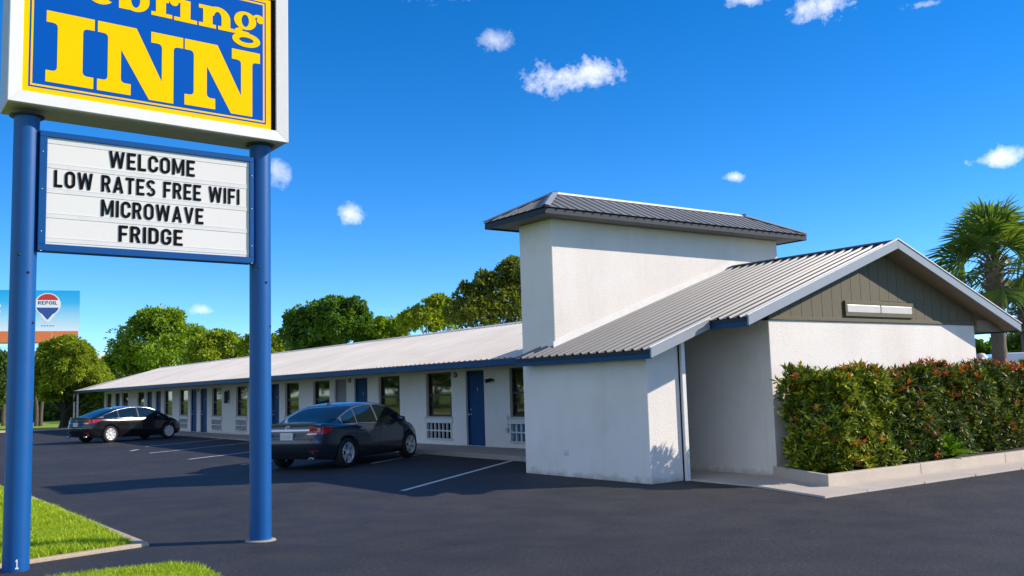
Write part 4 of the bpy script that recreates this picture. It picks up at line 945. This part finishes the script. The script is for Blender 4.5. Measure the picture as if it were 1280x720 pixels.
make_tree('broad mid green tree behind the far end of the white roof, tallest of that cluster', ground_under(195, 88),
    pxclumps(88, [(172,432,30,0),(200,412,28,0),(222,432,30,1),(190,402,18,0),(160,452,24,-1),(240,448,24,2),(205,450,30,-2),(150,468,22,0),(185,470,28,1),(215,398,12,0),(140,480,16,0)]), G_mid, MT['bark'], L=.33, Wd=.19, dens=.95, trunk=.42)
make_tree('lower light green tree directly right of the tallest far cluster', ground_under(272, 80),
    pxclumps(80, [(255,438,20,0),(275,436,22,1),(295,442,20,0),(265,455,22,-1),(290,458,20,0),(248,456,18,1),(270,424,9,0),(288,426,8,0)]), G_yel, MT['bark'], L=.30, Wd=.17, dens=.8, trunk=.26)
make_tree('light green tree partly hidden by the right sign pole', ground_under(328, 76),
    pxclumps(76, [(312,442,18,0),(332,440,20,0),(348,446,16,1),(325,455,18,-1),(345,428,9,0),(318,426,8,0)]), G_yel, MT['bark'], L=.30, Wd=.17, dens=.85, trunk=.24)
make_tree('dense dark green round-topped tree rising above the middle of the white roof', ground_under(415, 70),
    pxclumps(70, [(415,395,24,0),(390,404,26,1),(442,404,24,0),(372,418,22,0),(462,418,18,1),(405,418,28,-1),(435,422,28,-1),(380,432,22,0),(470,430,14,0),(415,385,15,0),(400,440,22,0)]), G_dark, MT['bark_dark'], L=.29, Wd=.20, dens=1.1, trunk=.40, sub=.26)
make_tree('small green tree on the right shoulder of the dark round-topped tree', ground_under(488, 68),
    pxclumps(68, [(482,412,14,0),(497,414,12,0),(470,416,12,1),(490,424,14,0)]), G_mid, MT['bark'], L=.32, Wd=.2, trunk=.16)
make_tree('bright green loose tree left of the olive tree by the tower', ground_under(540, 62),
    pxclumps(62, [(520,398,16,0),(545,388,18,0),(562,394,18,1),(532,404,18,-1),(555,408,16,0),(510,408,12,0),(548,376,8,0)]), G_yel, MT['bark'], L=.25, Wd=.15, dens=.9, trunk=.24)
make_tree('olive green tree whose top stands against the left side of the tower', ground_under(625, 56),
    pxclumps(56, [(590,382,24,0),(615,370,26,0),(640,358,26,1),(600,400,26,-1),(630,392,28,0),(645,340,16,0),(660,370,26,2),(575,396,18,0),(640,330,8,1)]), G_olive, MT['bark'], L=.25, Wd=.15, dens=.95, trunk=.34)
make_tree('yellow green oak with a dark leaning trunk at the edge of the far lawn', ground_under(80, 63.5),
    pxclumps(64, [(70,452,22,0),(95,446,22,0),(112,462,18,1),(58,466,20,0),(82,436,16,0),(100,470,20,-1),(120,478,14,0),(50,486,17,0),(75,478,20,-1),(62,438,12,0),(128,472,10,1),(108,490,15,0),(88,494,15,0),(64,494,13,0),(122,490,10,1)]), G_yel, MT['bark_dark'], L=.22, Wd=.11, dens=2.2, trunk=.30, fork=.30, group='trees on the far lawn', stems=1)
make_tree('slim twin-stemmed pale trunk tree left of the dark oak', ground_under(49, 70),
    pxclumps(70, [(45,470,14,0),(54,480,14,0),(40,486,12,0),(55,462,10,0)]), G_olive, MT['bark'], L=.22, Wd=.11, dens=.6, trunk=.14, fork=.8, group='trees on the far lawn', stems=2)
make_tree('tall slim tree at the left picture edge beyond the lawn', ground_under(6, 74),
    pxclumps(74, [(4,452,14,0),(-8,470,20,0),(8,480,16,0),(-4,500,14,0)]), G_far, MT['bark'], L=.28, Wd=.15, dens=.6, trunk=.17, fork=.9, group='trees on the far lawn')
rows_ = [(4,508,14,90),(30,512,13,92),(58,512,13,90),(84,510,12,94),(112,510,12,92),(132,508,12,90),(-40,470,34,112),(-12,468,30,108),(18,478,26,104),(40,492,22,100),(66,494,22,98),(92,498,20,95),(118,498,20,92),(142,496,20,96)]
names_ = ['low bush at the left picture edge','low bush left of the left sign pole','low bush between sign pole and twin trunks','low bush behind the dark oak trunk','low bush right of the dark oak trunk','low bush behind the porch posts','leftmost dark tree in the wood beyond the lawn','second dark tree in the wood beyond the lawn','dark tree in the wood left of the left sign pole','dark tree low behind the left sign pole','dark tree behind the twin pale trunks','dark tree right behind the leaning oak trunk','dark tree behind the far corner of the white roof','dark tree under the eave end beyond the black car']
for (x, y, r_, D), nm in zip(rows_, names_):
    make_tree(nm, ground_under(x, D), pxclumps(D, [(x,y,r_,0),(x-r_*.6,y+8,r_*.7,1),(x+r_*.6,y+6,r_*.7,0),(x,y+16,r_*.8,-1)]), G_far, MT['bark_dark'], L=.45, Wd=.28, dens=.7, trunk=.2, fork=.5, group='wood beyond the far lawn')
# trees across the road: the photo shows them mirrored in the room windows
tr_ = None
for i, (x, y, h, r_) in enumerate([(-17,62,6.5,3.4),(-22,72,7.5,4),(-18,80,7,3.6),(-25,48,6,3.4),(-24,112,8,4.2),(-20,88,6,3),(-23,97,6,3),(-19,105,6,3),(-21,55,6,3),(-24,66,6,3),(-18,118,6,3),(-22,128,6,3),(-20,140,6,3)]):
    if tr_ is None: tr_ = make_tree('leafy roadside tree mirrored in the room windows', (x, y, 0), [(x,y,h*.62,r_),(x+1.5,y-1.2,h*.5,r_*.7),(x-1.6,y+.8,h*.5,r_*.7),(x+.4,y+1.4,h*.8,r_*.6)], G_road, MT['bark'], L=.5, Wd=.34, dens=.55, group='trees mirrored in the windows')
    else: dup_tree(tr_, (x, y, 0), rz=i*1.3)

# ------------------------------------------------------------------ sabal palm
def fan_palm(label, foot, height, crown_r, n_frond, mat, lean=(0,0), trunk=.19, group=None, boots=True):
    foot = Vector(foot); t = empty('palm_tree', foot, label, 'palm', group); topp = foot+Vector((lean[0], lean[1], height))
    m = MB(); n = 26; pts = [foot.lerp(topp, i/n)-Vector((0,0,.1 if i == 0 else 0)) for i in range(n+1)]
    rad = [trunk*(1.15 if i < 2 else 1)*(.92+.05*math.sin(i*2.1))*(1.0 if i < n*.78 else 1.25) for i in range(n+1)]; m.tube(pts, rad, 16); tk = m.build('trunk', MT['palm_bark'], t, recalc=False)
    if boots:
        b = MB()
        for i in range(44):
            a = i*2.4; h = height-1.15+1.15*i/44; o = foot.lerp(topp, h/height); d = Vector((math.cos(a), math.sin(a), .75)); d.normalize(); s = Vector((-math.sin(a), math.cos(a), 0))
            b.obox(o+d*(trunk*1.1+.10), d*.15, s*.045, d.cross(s)*.012)
        b.build('leaf_base', MT['palm_bark'], tk)
    V, Lp, S, base = [], [], [], 0; pet = MB()
    for i in range(n_frond):
        az = i*2.39996+random.uniform(-.2,.2); u = (i+.5)/n_frond; el = R(86-104*u**1.1+random.uniform(-8,8))       # young fronds upright, old ones hanging
        d = Vector((math.cos(az)*math.cos(el), math.sin(az)*math.cos(el), math.sin(el))); pl = crown_r*random.uniform(.42,.55)
        p0 = topp-Vector((0,0,.35*u)); hub = p0+d*pl-Vector((0,0,.10*pl*(1-abs(d.z))))
        pet.tube([p0, p0.lerp(hub, .5)+Vector((0,0,.05)), hub], [.022,.016,.012], 5)
        side = d.cross(Vector((0,0,1))); side = side.normalized() if side.length > .05 else Vector((1,0,0)); nrm = side.cross(d).normalized()
        if random.random() < .5: nrm = (nrm+side*random.uniform(-.7,.7)).normalized(); side = d.cross(nrm).normalized()
        fl = crown_r*random.uniform(.5,.62); ns = 30
        for k in range(ns):
            a = R(-118+236*k/(ns-1)+random.uniform(-3,3)); q = (d*math.cos(a)+side*math.sin(a)); L_ = fl*(.72+.28*math.cos(a*.7))*random.uniform(.9,1.08)
            q = (q-nrm*.18*abs(math.sin(a))).normalized(); s_ = q.cross(nrm).normalized(); w_ = L_*.036
            m1 = hub+q*L_*.55-Vector((0,0,.02)); tip = hub+q*L_*.98-Vector((0,0,L_*.20+random.uniform(0,.10)*L_))
            vv = [hub, m1+s_*w_+nrm*.012, m1-s_*w_+nrm*.012, tip+s_*w_*.12, tip-s_*w_*.12]
            V += [tuple(p) for p in vv]; Lp += [base, base+2, base+1, base+1, base+2, base+4, base+3]; S += [3, 4]; base += 5
    link_mesh('crown', np_mesh('crown', np.array(V), np.array(Lp), np.array(S)), mat, t); pet.build('leaf_stalk', mat, t, recalc=False)
    return t
G_palm = leafmat('palm_leaf', [(.2,(0.058,0.128,0.024)),(.5,(0.127,0.218,0.036)),(.85,(0.268,0.346,0.060))], .4, .4)
G_palm2 = leafmat('palm_leaf_pale', [(.2,(.04,.065,.04)),(.5,(.07,.10,.06)),(.85,(.11,.14,.08))], .45, .3)
ft = ground_under(1251, 24.2); tp = at(1242, 326, 24)
fan_palm('tall fan palm with a rough grey trunk behind the right slope of the gable roof', (ft.x, ft.y, 0), tp.z, 1.85, 34, G_palm, (tp.x-ft.x, tp.y-ft.y))
ft = ground_under(1287, 36); tp = at(1283, 385, 36)
fan_palm('paler distant fan palm at the right picture edge', (ft.x, ft.y, 0), tp.z, 1.5, 34, G_palm2, (0,0), .16)
for (x, y, r_, D), nm in zip([(1226,438,13,46),(1254,434,12,50),(1286,430,16,48)], ['dark bush under the right eave of the gable','dark bush behind the white van','dark shrub at the right picture edge behind the palms']):
    make_tree(nm, ground_under(x, D), pxclumps(D, [(x,y,r_,0),(x-r_*.8,y+6,r_*.8,0),(x+r_*.8,y+5,r_*.8,1),(x,y+16,r_,0)]), G_dark, MT['bark_dark'], L=.26, Wd=.15, dens=1.0, trunk=.10, name='bush', group='bushes behind the gable')

# ------------------------------------------------------------------ clipped hedge bushes, shoot by shoot
def shoots(P, D, mat_L, mat_W, k=8, spread=.95):
    n = len(P); D = unit(D); A = unit(np.cross(D, rand_dirs(n))); B = np.cross(D, A); out = []
    for j in range(k):
        a = 2*np.pi*j/k+rng.uniform(0, 1.2, n); sp = spread*rng.uniform(.45, 1.15, n); d = D*np.cos(sp)[:, None]+(A*np.cos(a)[:, None]+B*np.sin(a)[:, None])*np.sin(sp)[:, None]
        nn = unit(D*1.2-d*.3+rand_dirs(n)*.15); out.append(leaf_faces(P+D*rng.uniform(-.05, .03, (n, 1)), d, nn, mat_L*rng.uniform(.7, 1.25, n), mat_W*rng.uniform(.8, 1.2, n), .12))
    return out
def hedge(label, x0, x1, y0, y1, z0, z1, mat, tip, red, bump_=.08, dens=175, L=.135, W=.040):
    t = empty('hedge', ((x0+x1)/2, (y0+y1)/2, z0), label, 'hedge', 'clipped hedge in front of the gable')
    faces = [((x0,y0,z0),(x1-x0,0,0),(0,0,z1-z0),(0,-1,0)), ((x0,y0,z1),(x1-x0,0,0),(0,y1-y0,0),(0,0,1)), ((x0,y0,z0),(0,y1-y0,0),(0,0,z1-z0),(-1,0,0)), ((x1,y0,z0),(0,y1-y0,0),(0,0,z1-z0),(1,0,0))]
    parts = []; tips = []
    for o, u, v, nrm in faces:
        o, u, v, nrm = map(np.array, (o, u, v, nrm)); ar = np.linalg.norm(u)*np.linalg.norm(v)
        for depth, dd in ((0, 1.0), (.13, .5), (.28, .3)):
            n = int(ar*dens*dd); ab = rng.uniform(0, 1, (n, 2)); P = o+ab[:, :1]*u+ab[:, 1:]*v-nrm*depth
            c = np.array([(x0+x1)/2, (y0+y1)/2, (z0+z1)/2]); hx = np.array([(x1-x0)/2, (y1-y0)/2, (z1-z0)/2]); q = (P-c)/hx
            rnd = np.clip(np.linalg.norm(np.abs(q)**7, axis=1)**(1/7), 1, 2)[:, None]; P = c+(q/rnd)*hx        # softened corners
            w = (np.sin(P[:, 0]*3.1+1)*np.sin(P[:, 2]*3.7+P[:, 1]*4)+np.sin(P[:, 0]*7.3+P[:, 2]*6.1)*.5)*bump_; P = P+nrm*w[:, None]+rng.normal(0, .03, P.shape)
            P[:, 2] = np.maximum(P[:, 2], z0+.02)
            gap = np.sin(P[:, 0]*9.1+np.sin(P[:, 2]*7.7)*1.5)*np.sin(P[:, 2]*8.3+P[:, 1]*9+np.sin(P[:, 0]*5.3)*1.7)      # thin places in the growth
            keep = (gap > -.42) | (rng.uniform(0, 1, n) < .25) if depth < .2 else np.ones(n, bool)
            P = P[keep]; n = len(P); D = nrm*.85+np.array([0, -.05, .55])+rand_dirs(n)*.5
            if depth == 0:
                hi = np.clip((P[:, 2]-(z1-.32))/.32, 0, 1); pr = red*(.35+1.9*hi**1.5)*(1+.9*np.sin(P[:, 0]*2.3+P[:, 2]*2.9)); rd = rng.uniform(0, 1, n) < pr
                tips += shoots(P[rd]+D[rd]*.02, D[rd]+np.array([0, 0, .5]), L*.85, W, 6, .75); P, D = P[~rd], D[~rd]
            parts += shoots(P, D, L, W)
    crown(parts, mat, t, 'foliage'); crown(tips, tip, t, 'foliage')['label'] = 'orange and red new leaves'
    m = MB()
    for i in range(int((x1-x0)*5)):
        x = random.uniform(x0+.15, x1-.15); y = random.uniform(y0+.2, y1-.2); limb(m, (x, y, z0-.02), (x+random.uniform(-.3,.3), y+random.uniform(-.2,.2), z1-.35), .018, .006, .1)
    m.build('stem', MT['bark_dark'], t, recalc=False)
H1 = leafmat('hedge_green', [(.14,(0.009,0.026,0.002)),(.36,(0.059,0.115,0.005)),(.56,(0.203,0.281,0.009)),(.76,(0.475,0.475,0.015)),(.95,(0.650,0.500,0.020))], .5, .16, 1.6)
H2 = leafmat('hedge_deep_green', [(.14,(0.006,0.018,0.002)),(.40,(0.039,0.079,0.005)),(.64,(0.130,0.190,0.010)),(.88,(0.390,0.400,0.016)),(.98,(0.585,0.413,0.020))], .5, .16, 1.6)
T1 = leafmat('new_leaf_orange', [(.15,(.55,.33,.015)),(.5,(.60,.20,.015)),(.85,(.55,.09,.02))], .5, .2, 2)
T2 = leafmat('new_leaf_red', [(.15,(.48,.26,.02)),(.45,(.50,.12,.02)),(.8,(.42,.045,.018))], .5, .2, 2)
hedge('bushy green and yellow end of the hedge, nearest the entry recess', 13.30, 14.80, 9.60, 10.72, .16, 1.74, H1, T1, .085)
hedge('narrower bronze tinted hedge bush right of the green hedge end', 14.76, 16.22, 9.66, 10.75, .16, 1.71, H2, T2, .12)
hedge('long reddish topped hedge bush running off the right edge behind the fern', 16.80, 22.5, 10.14, 10.80, .16, 1.79, H2, T2, .15)
fe = empty('fern', (16.58, 9.74, .15), 'bright green fern-like plant in the notch between two hedge bushes', 'fern')
parts = []; 
for i in range(120):
    az = i*2.4; el = R(random.uniform(22, 84)); d = np.array([math.cos(az)*math.cos(el), math.sin(az)*math.cos(el), math.sin(el)]); Lf = random.uniform(.36, .60); n = 15
    t = np.linspace(.12, 1, n)[:, None]; P = np.array([16.58, 9.74, .16])+d*t*Lf-np.array([0, 0, .22])*t**2*Lf
    s = unit(np.cross(d, [0, 0, 1]))
    for sg in (-1, 1): parts.append(leaf_faces(P, np.broadcast_to(s*sg+d*.75, P.shape)+rng.normal(0, .08, P.shape), np.broadcast_to(np.array([0, 0, 1.])-d*.2, P.shape), .13*(1.1-.6*t[:, 0]), .030))
crown(parts, leafmat('fern_leaf', [(.2,(.06,.17,.010)),(.5,(.14,.32,.018)),(.8,(.25,.42,.03))], .5, .4), fe, 'frond')

# ------------------------------------------------------------------ grass blades on the near lawns
def inside(poly_, P):
    x, y = P[:, 0], P[:, 1]; r_ = np.zeros(len(P), bool); n = len(poly_)
    for i in range(n):
        x0, y0 = poly_[i]; x1, y1 = poly_[(i+1) % n]
        c = ((y0 > y) != (y1 > y)) & (x < (x1-x0)*(y-y0)/((y1-y0)+1e-12)+x0); r_ ^= c
    return r_
def blades(poly_, box, n, h, w):
    P = np.stack([rng.uniform(box[0], box[1], n), rng.uniform(box[2], box[3], n)], 1); P = P[inside(poly_, P)]; n = len(P)
    P = np.concatenate([P, np.full((n, 1), .033)], 1); cl = np.sin(P[:, 0]*5.1+np.sin(P[:, 1]*3.3)*2)*np.sin(P[:, 1]*4.7+1.3)*.25+1
    d = np.stack([rng.normal(0, .42, n), rng.normal(0, .42, n), np.ones(n)], 1); a = rng.uniform(0, np.pi, n); s = np.stack([np.cos(a), np.sin(a), np.zeros(n)], 1)
    H = (h*rng.uniform(.45, 1.25, n)*cl)[:, None]; W = (w*rng.uniform(.7, 1.3, n))[:, None]; D = unit(d)
    m = P+D*H*.55; t = P+D*H+np.concatenate([d[:, :2]*H*.45, -H*.08], 1)
    V = np.stack([P-s*W/2, P+s*W/2, m+s*W*.36, m-s*W*.36, t], 1).reshape(-1, 3)
    b = np.arange(n)[:, None]*5; L_ = np.concatenate([b+np.array([[0, 1, 2, 3]]), b+np.array([[3, 2, 4]])], 1); return V, L_.ravel(), np.tile([4, 3], n)
G_grass = leafmat('grass_blade', [(.15,(0.171,0.277,0.007)),(.5,(0.356,0.503,0.011)),(.78,(0.503,0.608,0.018)),(.95,(0.635,0.608,0.092))], .5, .35, .9)
V, L_, S = join([blades(lawn_a, (.2, 2.9, 11.1, 17), 62000, .075, .009), blades(lawn_a, (0.4, 2.95, 17, 30), 26000, .085, .014), blades(lawn_b, (1.2, 3.0, 8.0, 9.95), 26000, .065, .007)])
o = link_mesh('grass', np_mesh('grass', V, L_, S), G_grass); put(o, 'short bright green mown grass of the corner lawns', 'grass', kind='stuff')
# ------------------------------------------------------------------ small far things
van = empty('van', ground_under(1274, 27.5), 'white van half hidden behind the hedge and palm trunk', 'van', None, 2.25)
def vpart(m, n, mat, par=None, bevel=0): return m.build(n, mat, par or van, bevel, local=True)
m = MB(); prof = [(-2.6,.45),(2.3,.45),(2.55,.75),(2.5,1.05),(1.75,1.25),(1.05,2.1),(.6,2.28),(-2.5,2.28),(-2.65,2.0)]
m.prism([(x,-.98,z) for x, z in prof], (0,1.96,0)); vpart(m, 'body', MT['paint_c'], bevel=.09)
m = MB(); m.prism([(1.72,-.83,1.30),(1.10,-.76,2.02),(1.10,.76,2.02),(1.72,.83,1.30)], (.03,0,.025)); vpart(m, 'windscreen', MT['carglass'])
for s in (-1, 1):
    m = MB(); m.prism([(.25,s*.985,1.25),(1.45,s*.985,1.25),(1.0,s*.985,1.95),(.25,s*.985,1.95)], (0,s*.012,0)); vpart(m, 'side_window', MT['carglass'])
    for x in (-1.7, 1.6):
        m = MB(); m.lathe([(0,-.11),(.30,-.11),(.34,-.07),(.34,.07),(.30,.11),(0,.11)], (x, s*.88, .34), 'y', 24); wh = vpart(m, 'wheel', MT['tyre'])
        m = MB(); m.lathe([(0,s*.115),(.2,s*.115),(.21,s*.10)], (x, s*.88, .34), 'y', 18); m.build('rim', MT['cap'], wh, local=True)
    m = MB(); m.box(2.45,2.53,s*.62-.18,s*.62+.18,.85,1.03); vpart(m, 'headlight', MT['clear'], bevel=.02)
gw = at(1230, 462, 21.2); d2 = Vector((1,0,0))
m = MB(); m.box(gw.x-.9, gw.x+9, gw.y, gw.y+.2, 0, 1.86); m.box(gw.x-.95, gw.x+9.05, gw.y-.03, gw.y+.23, 1.861, 1.93)
put(m.build('garden_wall', MT['kerb'], bevel=.01), 'low cream wall behind the right end of the hedge', 'wall')
p = at(1227, 452, 22.2)
m = MB(); m.tube([(p.x,p.y,0),(p.x,p.y,p.z)], .06, 12); m.lathe([(.06,-.05),(.13,-.04),(.15,.06),(.12,.14),(.07,.19),(0,.20)], (p.x,p.y,p.z), 'z', 18); m.tube([(p.x,p.y,p.z+.05),(p.x-.2,p.y-.12,p.z-.02)], [.08,.09], 14)
put(m.build('vent_cowl', MT['white_trim']), 'small white hooded vent on a post beside the gable corner', 'vent')
h = ground_under(128, 118); hs = empty('house', h, 'white roofed house glimpsed between the oak and the tall tree', 'house')
hz = at(132, 447, 118).z
m = MB(); m.box(h.x-4, h.x+5, h.y, h.y+7, 0, hz-1.6); m.build('wall', MT['stucco'], hs)
m = MB(); m.prism([(h.x-4.5,h.y-.5,hz-1.6),(h.x-4.5,h.y+7.5,hz-1.6),(h.x-4.5,h.y+3.5,hz+.6)], (10,0,0)); m.build('roof', MT['roof_wing'], hs)
m = MB(); m.box(h.x-1,h.x+.2,h.y-.04,h.y-.005,hz-3.2,hz-2.2); m.build('window', MT['pane'], hs)
a = at(-60, 428, 120); b_ = at(420, 452, 130)
for k, (dy, lb) in enumerate(((0, 'upper of two thin utility wires across the sky by the billboard'), (-1.1, 'lower of two thin utility wires across the sky by the billboard'))):
    pts = [a.lerp(b_, i/12)+Vector((0,0,dy-1.0*math.sin(math.pi*i/12))) for i in range(13)]
    m = MB(); m.tube(pts, .022, 5); put(m.build('utility_wire', MT['black']), lb, 'wire', 'utility wires')
for q, lb in ((a, 'wooden utility pole beyond the left picture edge'), (b_, 'wooden utility pole hidden in the trees behind the roof')):
    m = MB(); m.tube([(q.x,q.y,-.1),(q.x,q.y,q.z+.35)], [.17,.12], 10); m.obox((q.x,q.y,q.z), r2*.9, f2*.05, (0,0,.06)); put(m.build('utility_pole', MT['bark']), lb, 'pole', 'utility poles')

# ------------------------------------------------------------------ light
SUN = Vector((.845*math.cos(R(30)), -.535*math.cos(R(30)), math.sin(R(30)))).normalized()
sl_ = bpy.data.lights.new('sun', 'SUN'); so = bpy.data.objects.new('sun', sl_); COL.objects.link(so); so.location = (20,-20,30)
so.rotation_euler = SUN.to_track_quat('Z', 'Y').to_euler(); sl_.energy = 5.0; sl_.angle = R(.53); sl_.color = (1, .885, .75)
wd = bpy.data.worlds.new('World'); SC.world = wd; wd.use_nodes = True; nt = wd.node_tree; bg = nt.nodes['Background']
sky = nt.nodes.new('ShaderNodeTexSky'); sky.sky_type = 'NISHITA'; sky.sun_disc = False; sky.sun_elevation = R(30); sky.sun_rotation = math.atan2(SUN.x, SUN.y)
sky.altitude = 0; sky.air_density = .62; sky.dust_density = 0; sky.ozone_density = 2.5
hs_ = N(nt, 'ShaderNodeHueSaturation'); hs_.inputs['Saturation'].default_value = 1.36; hs_.inputs['Value'].default_value = 1.0; nt.links.new(sky.outputs[0], hs_.inputs['Color'])
col = mixc(nt, 1.0, hs_.outputs[0], (1.0, 1.10, 1.22), 'MULTIPLY')
tc = nt.nodes.new('ShaderNodeTexCoord'); dirv = tc.outputs['Generated']
def vm(op, a, b=None):
    n = nt.nodes.new('ShaderNodeVectorMath'); n.operation = op
    for i, v in enumerate((a, b)):
        if v is None: continue
        if isinstance(v, (tuple, Vector)): n.inputs[i].default_value = tuple(v)
        else: nt.links.new(v, n.inputs[i])
    return n.outputs['Value'] if op == 'DOT_PRODUCT' else n.outputs[0]
def mm(op, *a, clamp=False):
    n = nt.nodes.new('ShaderNodeMath'); n.operation = op; n.use_clamp = clamp
    for i, v in enumerate(a):
        if isinstance(v, (int, float)): n.inputs[i].default_value = v
        else: nt.links.new(v, n.inputs[i])
    return n.outputs[0]
nz = nt.nodes.new('ShaderNodeTexNoise'); nz.inputs['Scale'].default_value = 36; nz.inputs['Detail'].default_value = 9; nz.inputs['Roughness'].default_value = .68; nz.inputs['Distortion'].default_value = .25; nt.links.new(dirv, nz.inputs['Vector'])
nz2 = nt.nodes.new('ShaderNodeTexNoise'); nz2.inputs['Scale'].default_value = 15; nz2.inputs['Detail'].default_value = 3; nt.links.new(dirv, nz2.inputs['Vector'])
nz3 = nt.nodes.new('ShaderNodeTexNoise'); nz3.inputs['Scale'].default_value = 105; nz3.inputs['Detail'].default_value = 7; nz3.inputs['Roughness'].default_value = .62; nt.links.new(dirv, nz3.inputs['Vector'])
nsum = mm('ADD', mm('MULTIPLY', mm('SUBTRACT', nz3.outputs['Fac'], .5), 1.3), mm('ADD', mm('MULTIPLY', mm('SUBTRACT', nz.outputs['Fac'], .5), 3.4), mm('MULTIPLY', mm('SUBTRACT', nz2.outputs['Fac'], .5), 2.0)))
total = None; BANK = []
def sky_dir(x, y):                                     # small fair-weather clouds, each at its own bearing and height in the sky
    return dirpx(x, y).normalized()
for x, y, w_, h_, amp in [(700,98,52,26,1),(745,88,40,24,1),(620,50,32,16,.5),(1030,6,52,20,1),(935,-4,36,14,.95),(1158,5,26,8,.75),(1256,197,44,12,1),(918,221,20,8,.75),(437,268,24,16,.75),(345,214,20,20,.5),(252,387,20,8,.8),(580,-30,160,30,.5),(200,-60,200,40,.8),(-200,250,150,25,.9),(860,-160,260,60,.9)]+BANK:  # wide entries outside the view belong to the added fill cloud
    d = sky_dir(x, y); h0 = Vector((0,0,1)).cross(d).normalized(); v0 = d.cross(h0)
    u = mm('MULTIPLY', vm('DOT_PRODUCT', dirv, h0), F_PX/w_); v = mm('MULTIPLY', vm('DOT_PRODUCT', dirv, v0), F_PX/h_)
    rr_ = mm('SQRT', mm('ADD', mm('MULTIPLY', u, u), mm('MULTIPLY', v, v)))
    mk = mm('MULTIPLY', mm('ADD', mm('SUBTRACT', .80, rr_), mm('MULTIPLY', nsum, .70)), .62, clamp=True); fr_ = mm('GREATER_THAN', vm('DOT_PRODUCT', dirv, d), .6); mk = mm('MULTIPLY', mm('MULTIPLY', mk, fr_), amp)
    total = mk if total is None else mm('MAXIMUM', total, mk)
fill_cloud = vm('DOT_PRODUCT', dirv, Vector((-.80,-.50,.33)).normalized())      # unseen broken cloud added behind and left of the camera to fill shaded walls
n3 = nt.nodes.new('ShaderNodeTexNoise'); n3.inputs['Scale'].default_value = 3.2; n3.inputs['Detail'].default_value = 8; n3.inputs['Roughness'].default_value = .58; nt.links.new(dirv, n3.inputs['Vector'])
bm_ = mm('MULTIPLY', mm('ADD', mm('MULTIPLY', mm('SUBTRACT', fill_cloud, .52), 3.0), mm('MULTIPLY', mm('SUBTRACT', n3.outputs['Fac'], .5), 3.2)), 1.3, clamp=True); bm_ = mm('MULTIPLY', bm_, .30)
total = mm('MAXIMUM', total, bm_)
fac = mm('MULTIPLY', total, mm('SUBTRACT', 1.7, mm('MULTIPLY', total, .75)), clamp=True)
mx = nt.nodes.new('ShaderNodeMix'); mx.data_type = 'RGBA'; nt.links.new(fac, mx.inputs[0]); nt.links.new(col, mx.inputs[6]); mx.inputs[7].default_value = (7.2, 7.3, 7.6, 1)
nt.links.new(mx.outputs[2], bg.inputs['Color']); bg.inputs['Strength'].default_value = .15
vs_ = SC.view_settings; vs_.view_transform = 'Standard'; vs_.look = 'None'; vs_.exposure = .35; vs_.gamma = 1; vs_.use_curve_mapping = False
SC.cycles.max_bounces = 8; SC.cycles.diffuse_bounces = 3; SC.cycles.glossy_bounces = 4; SC.cycles.use_denoising = True
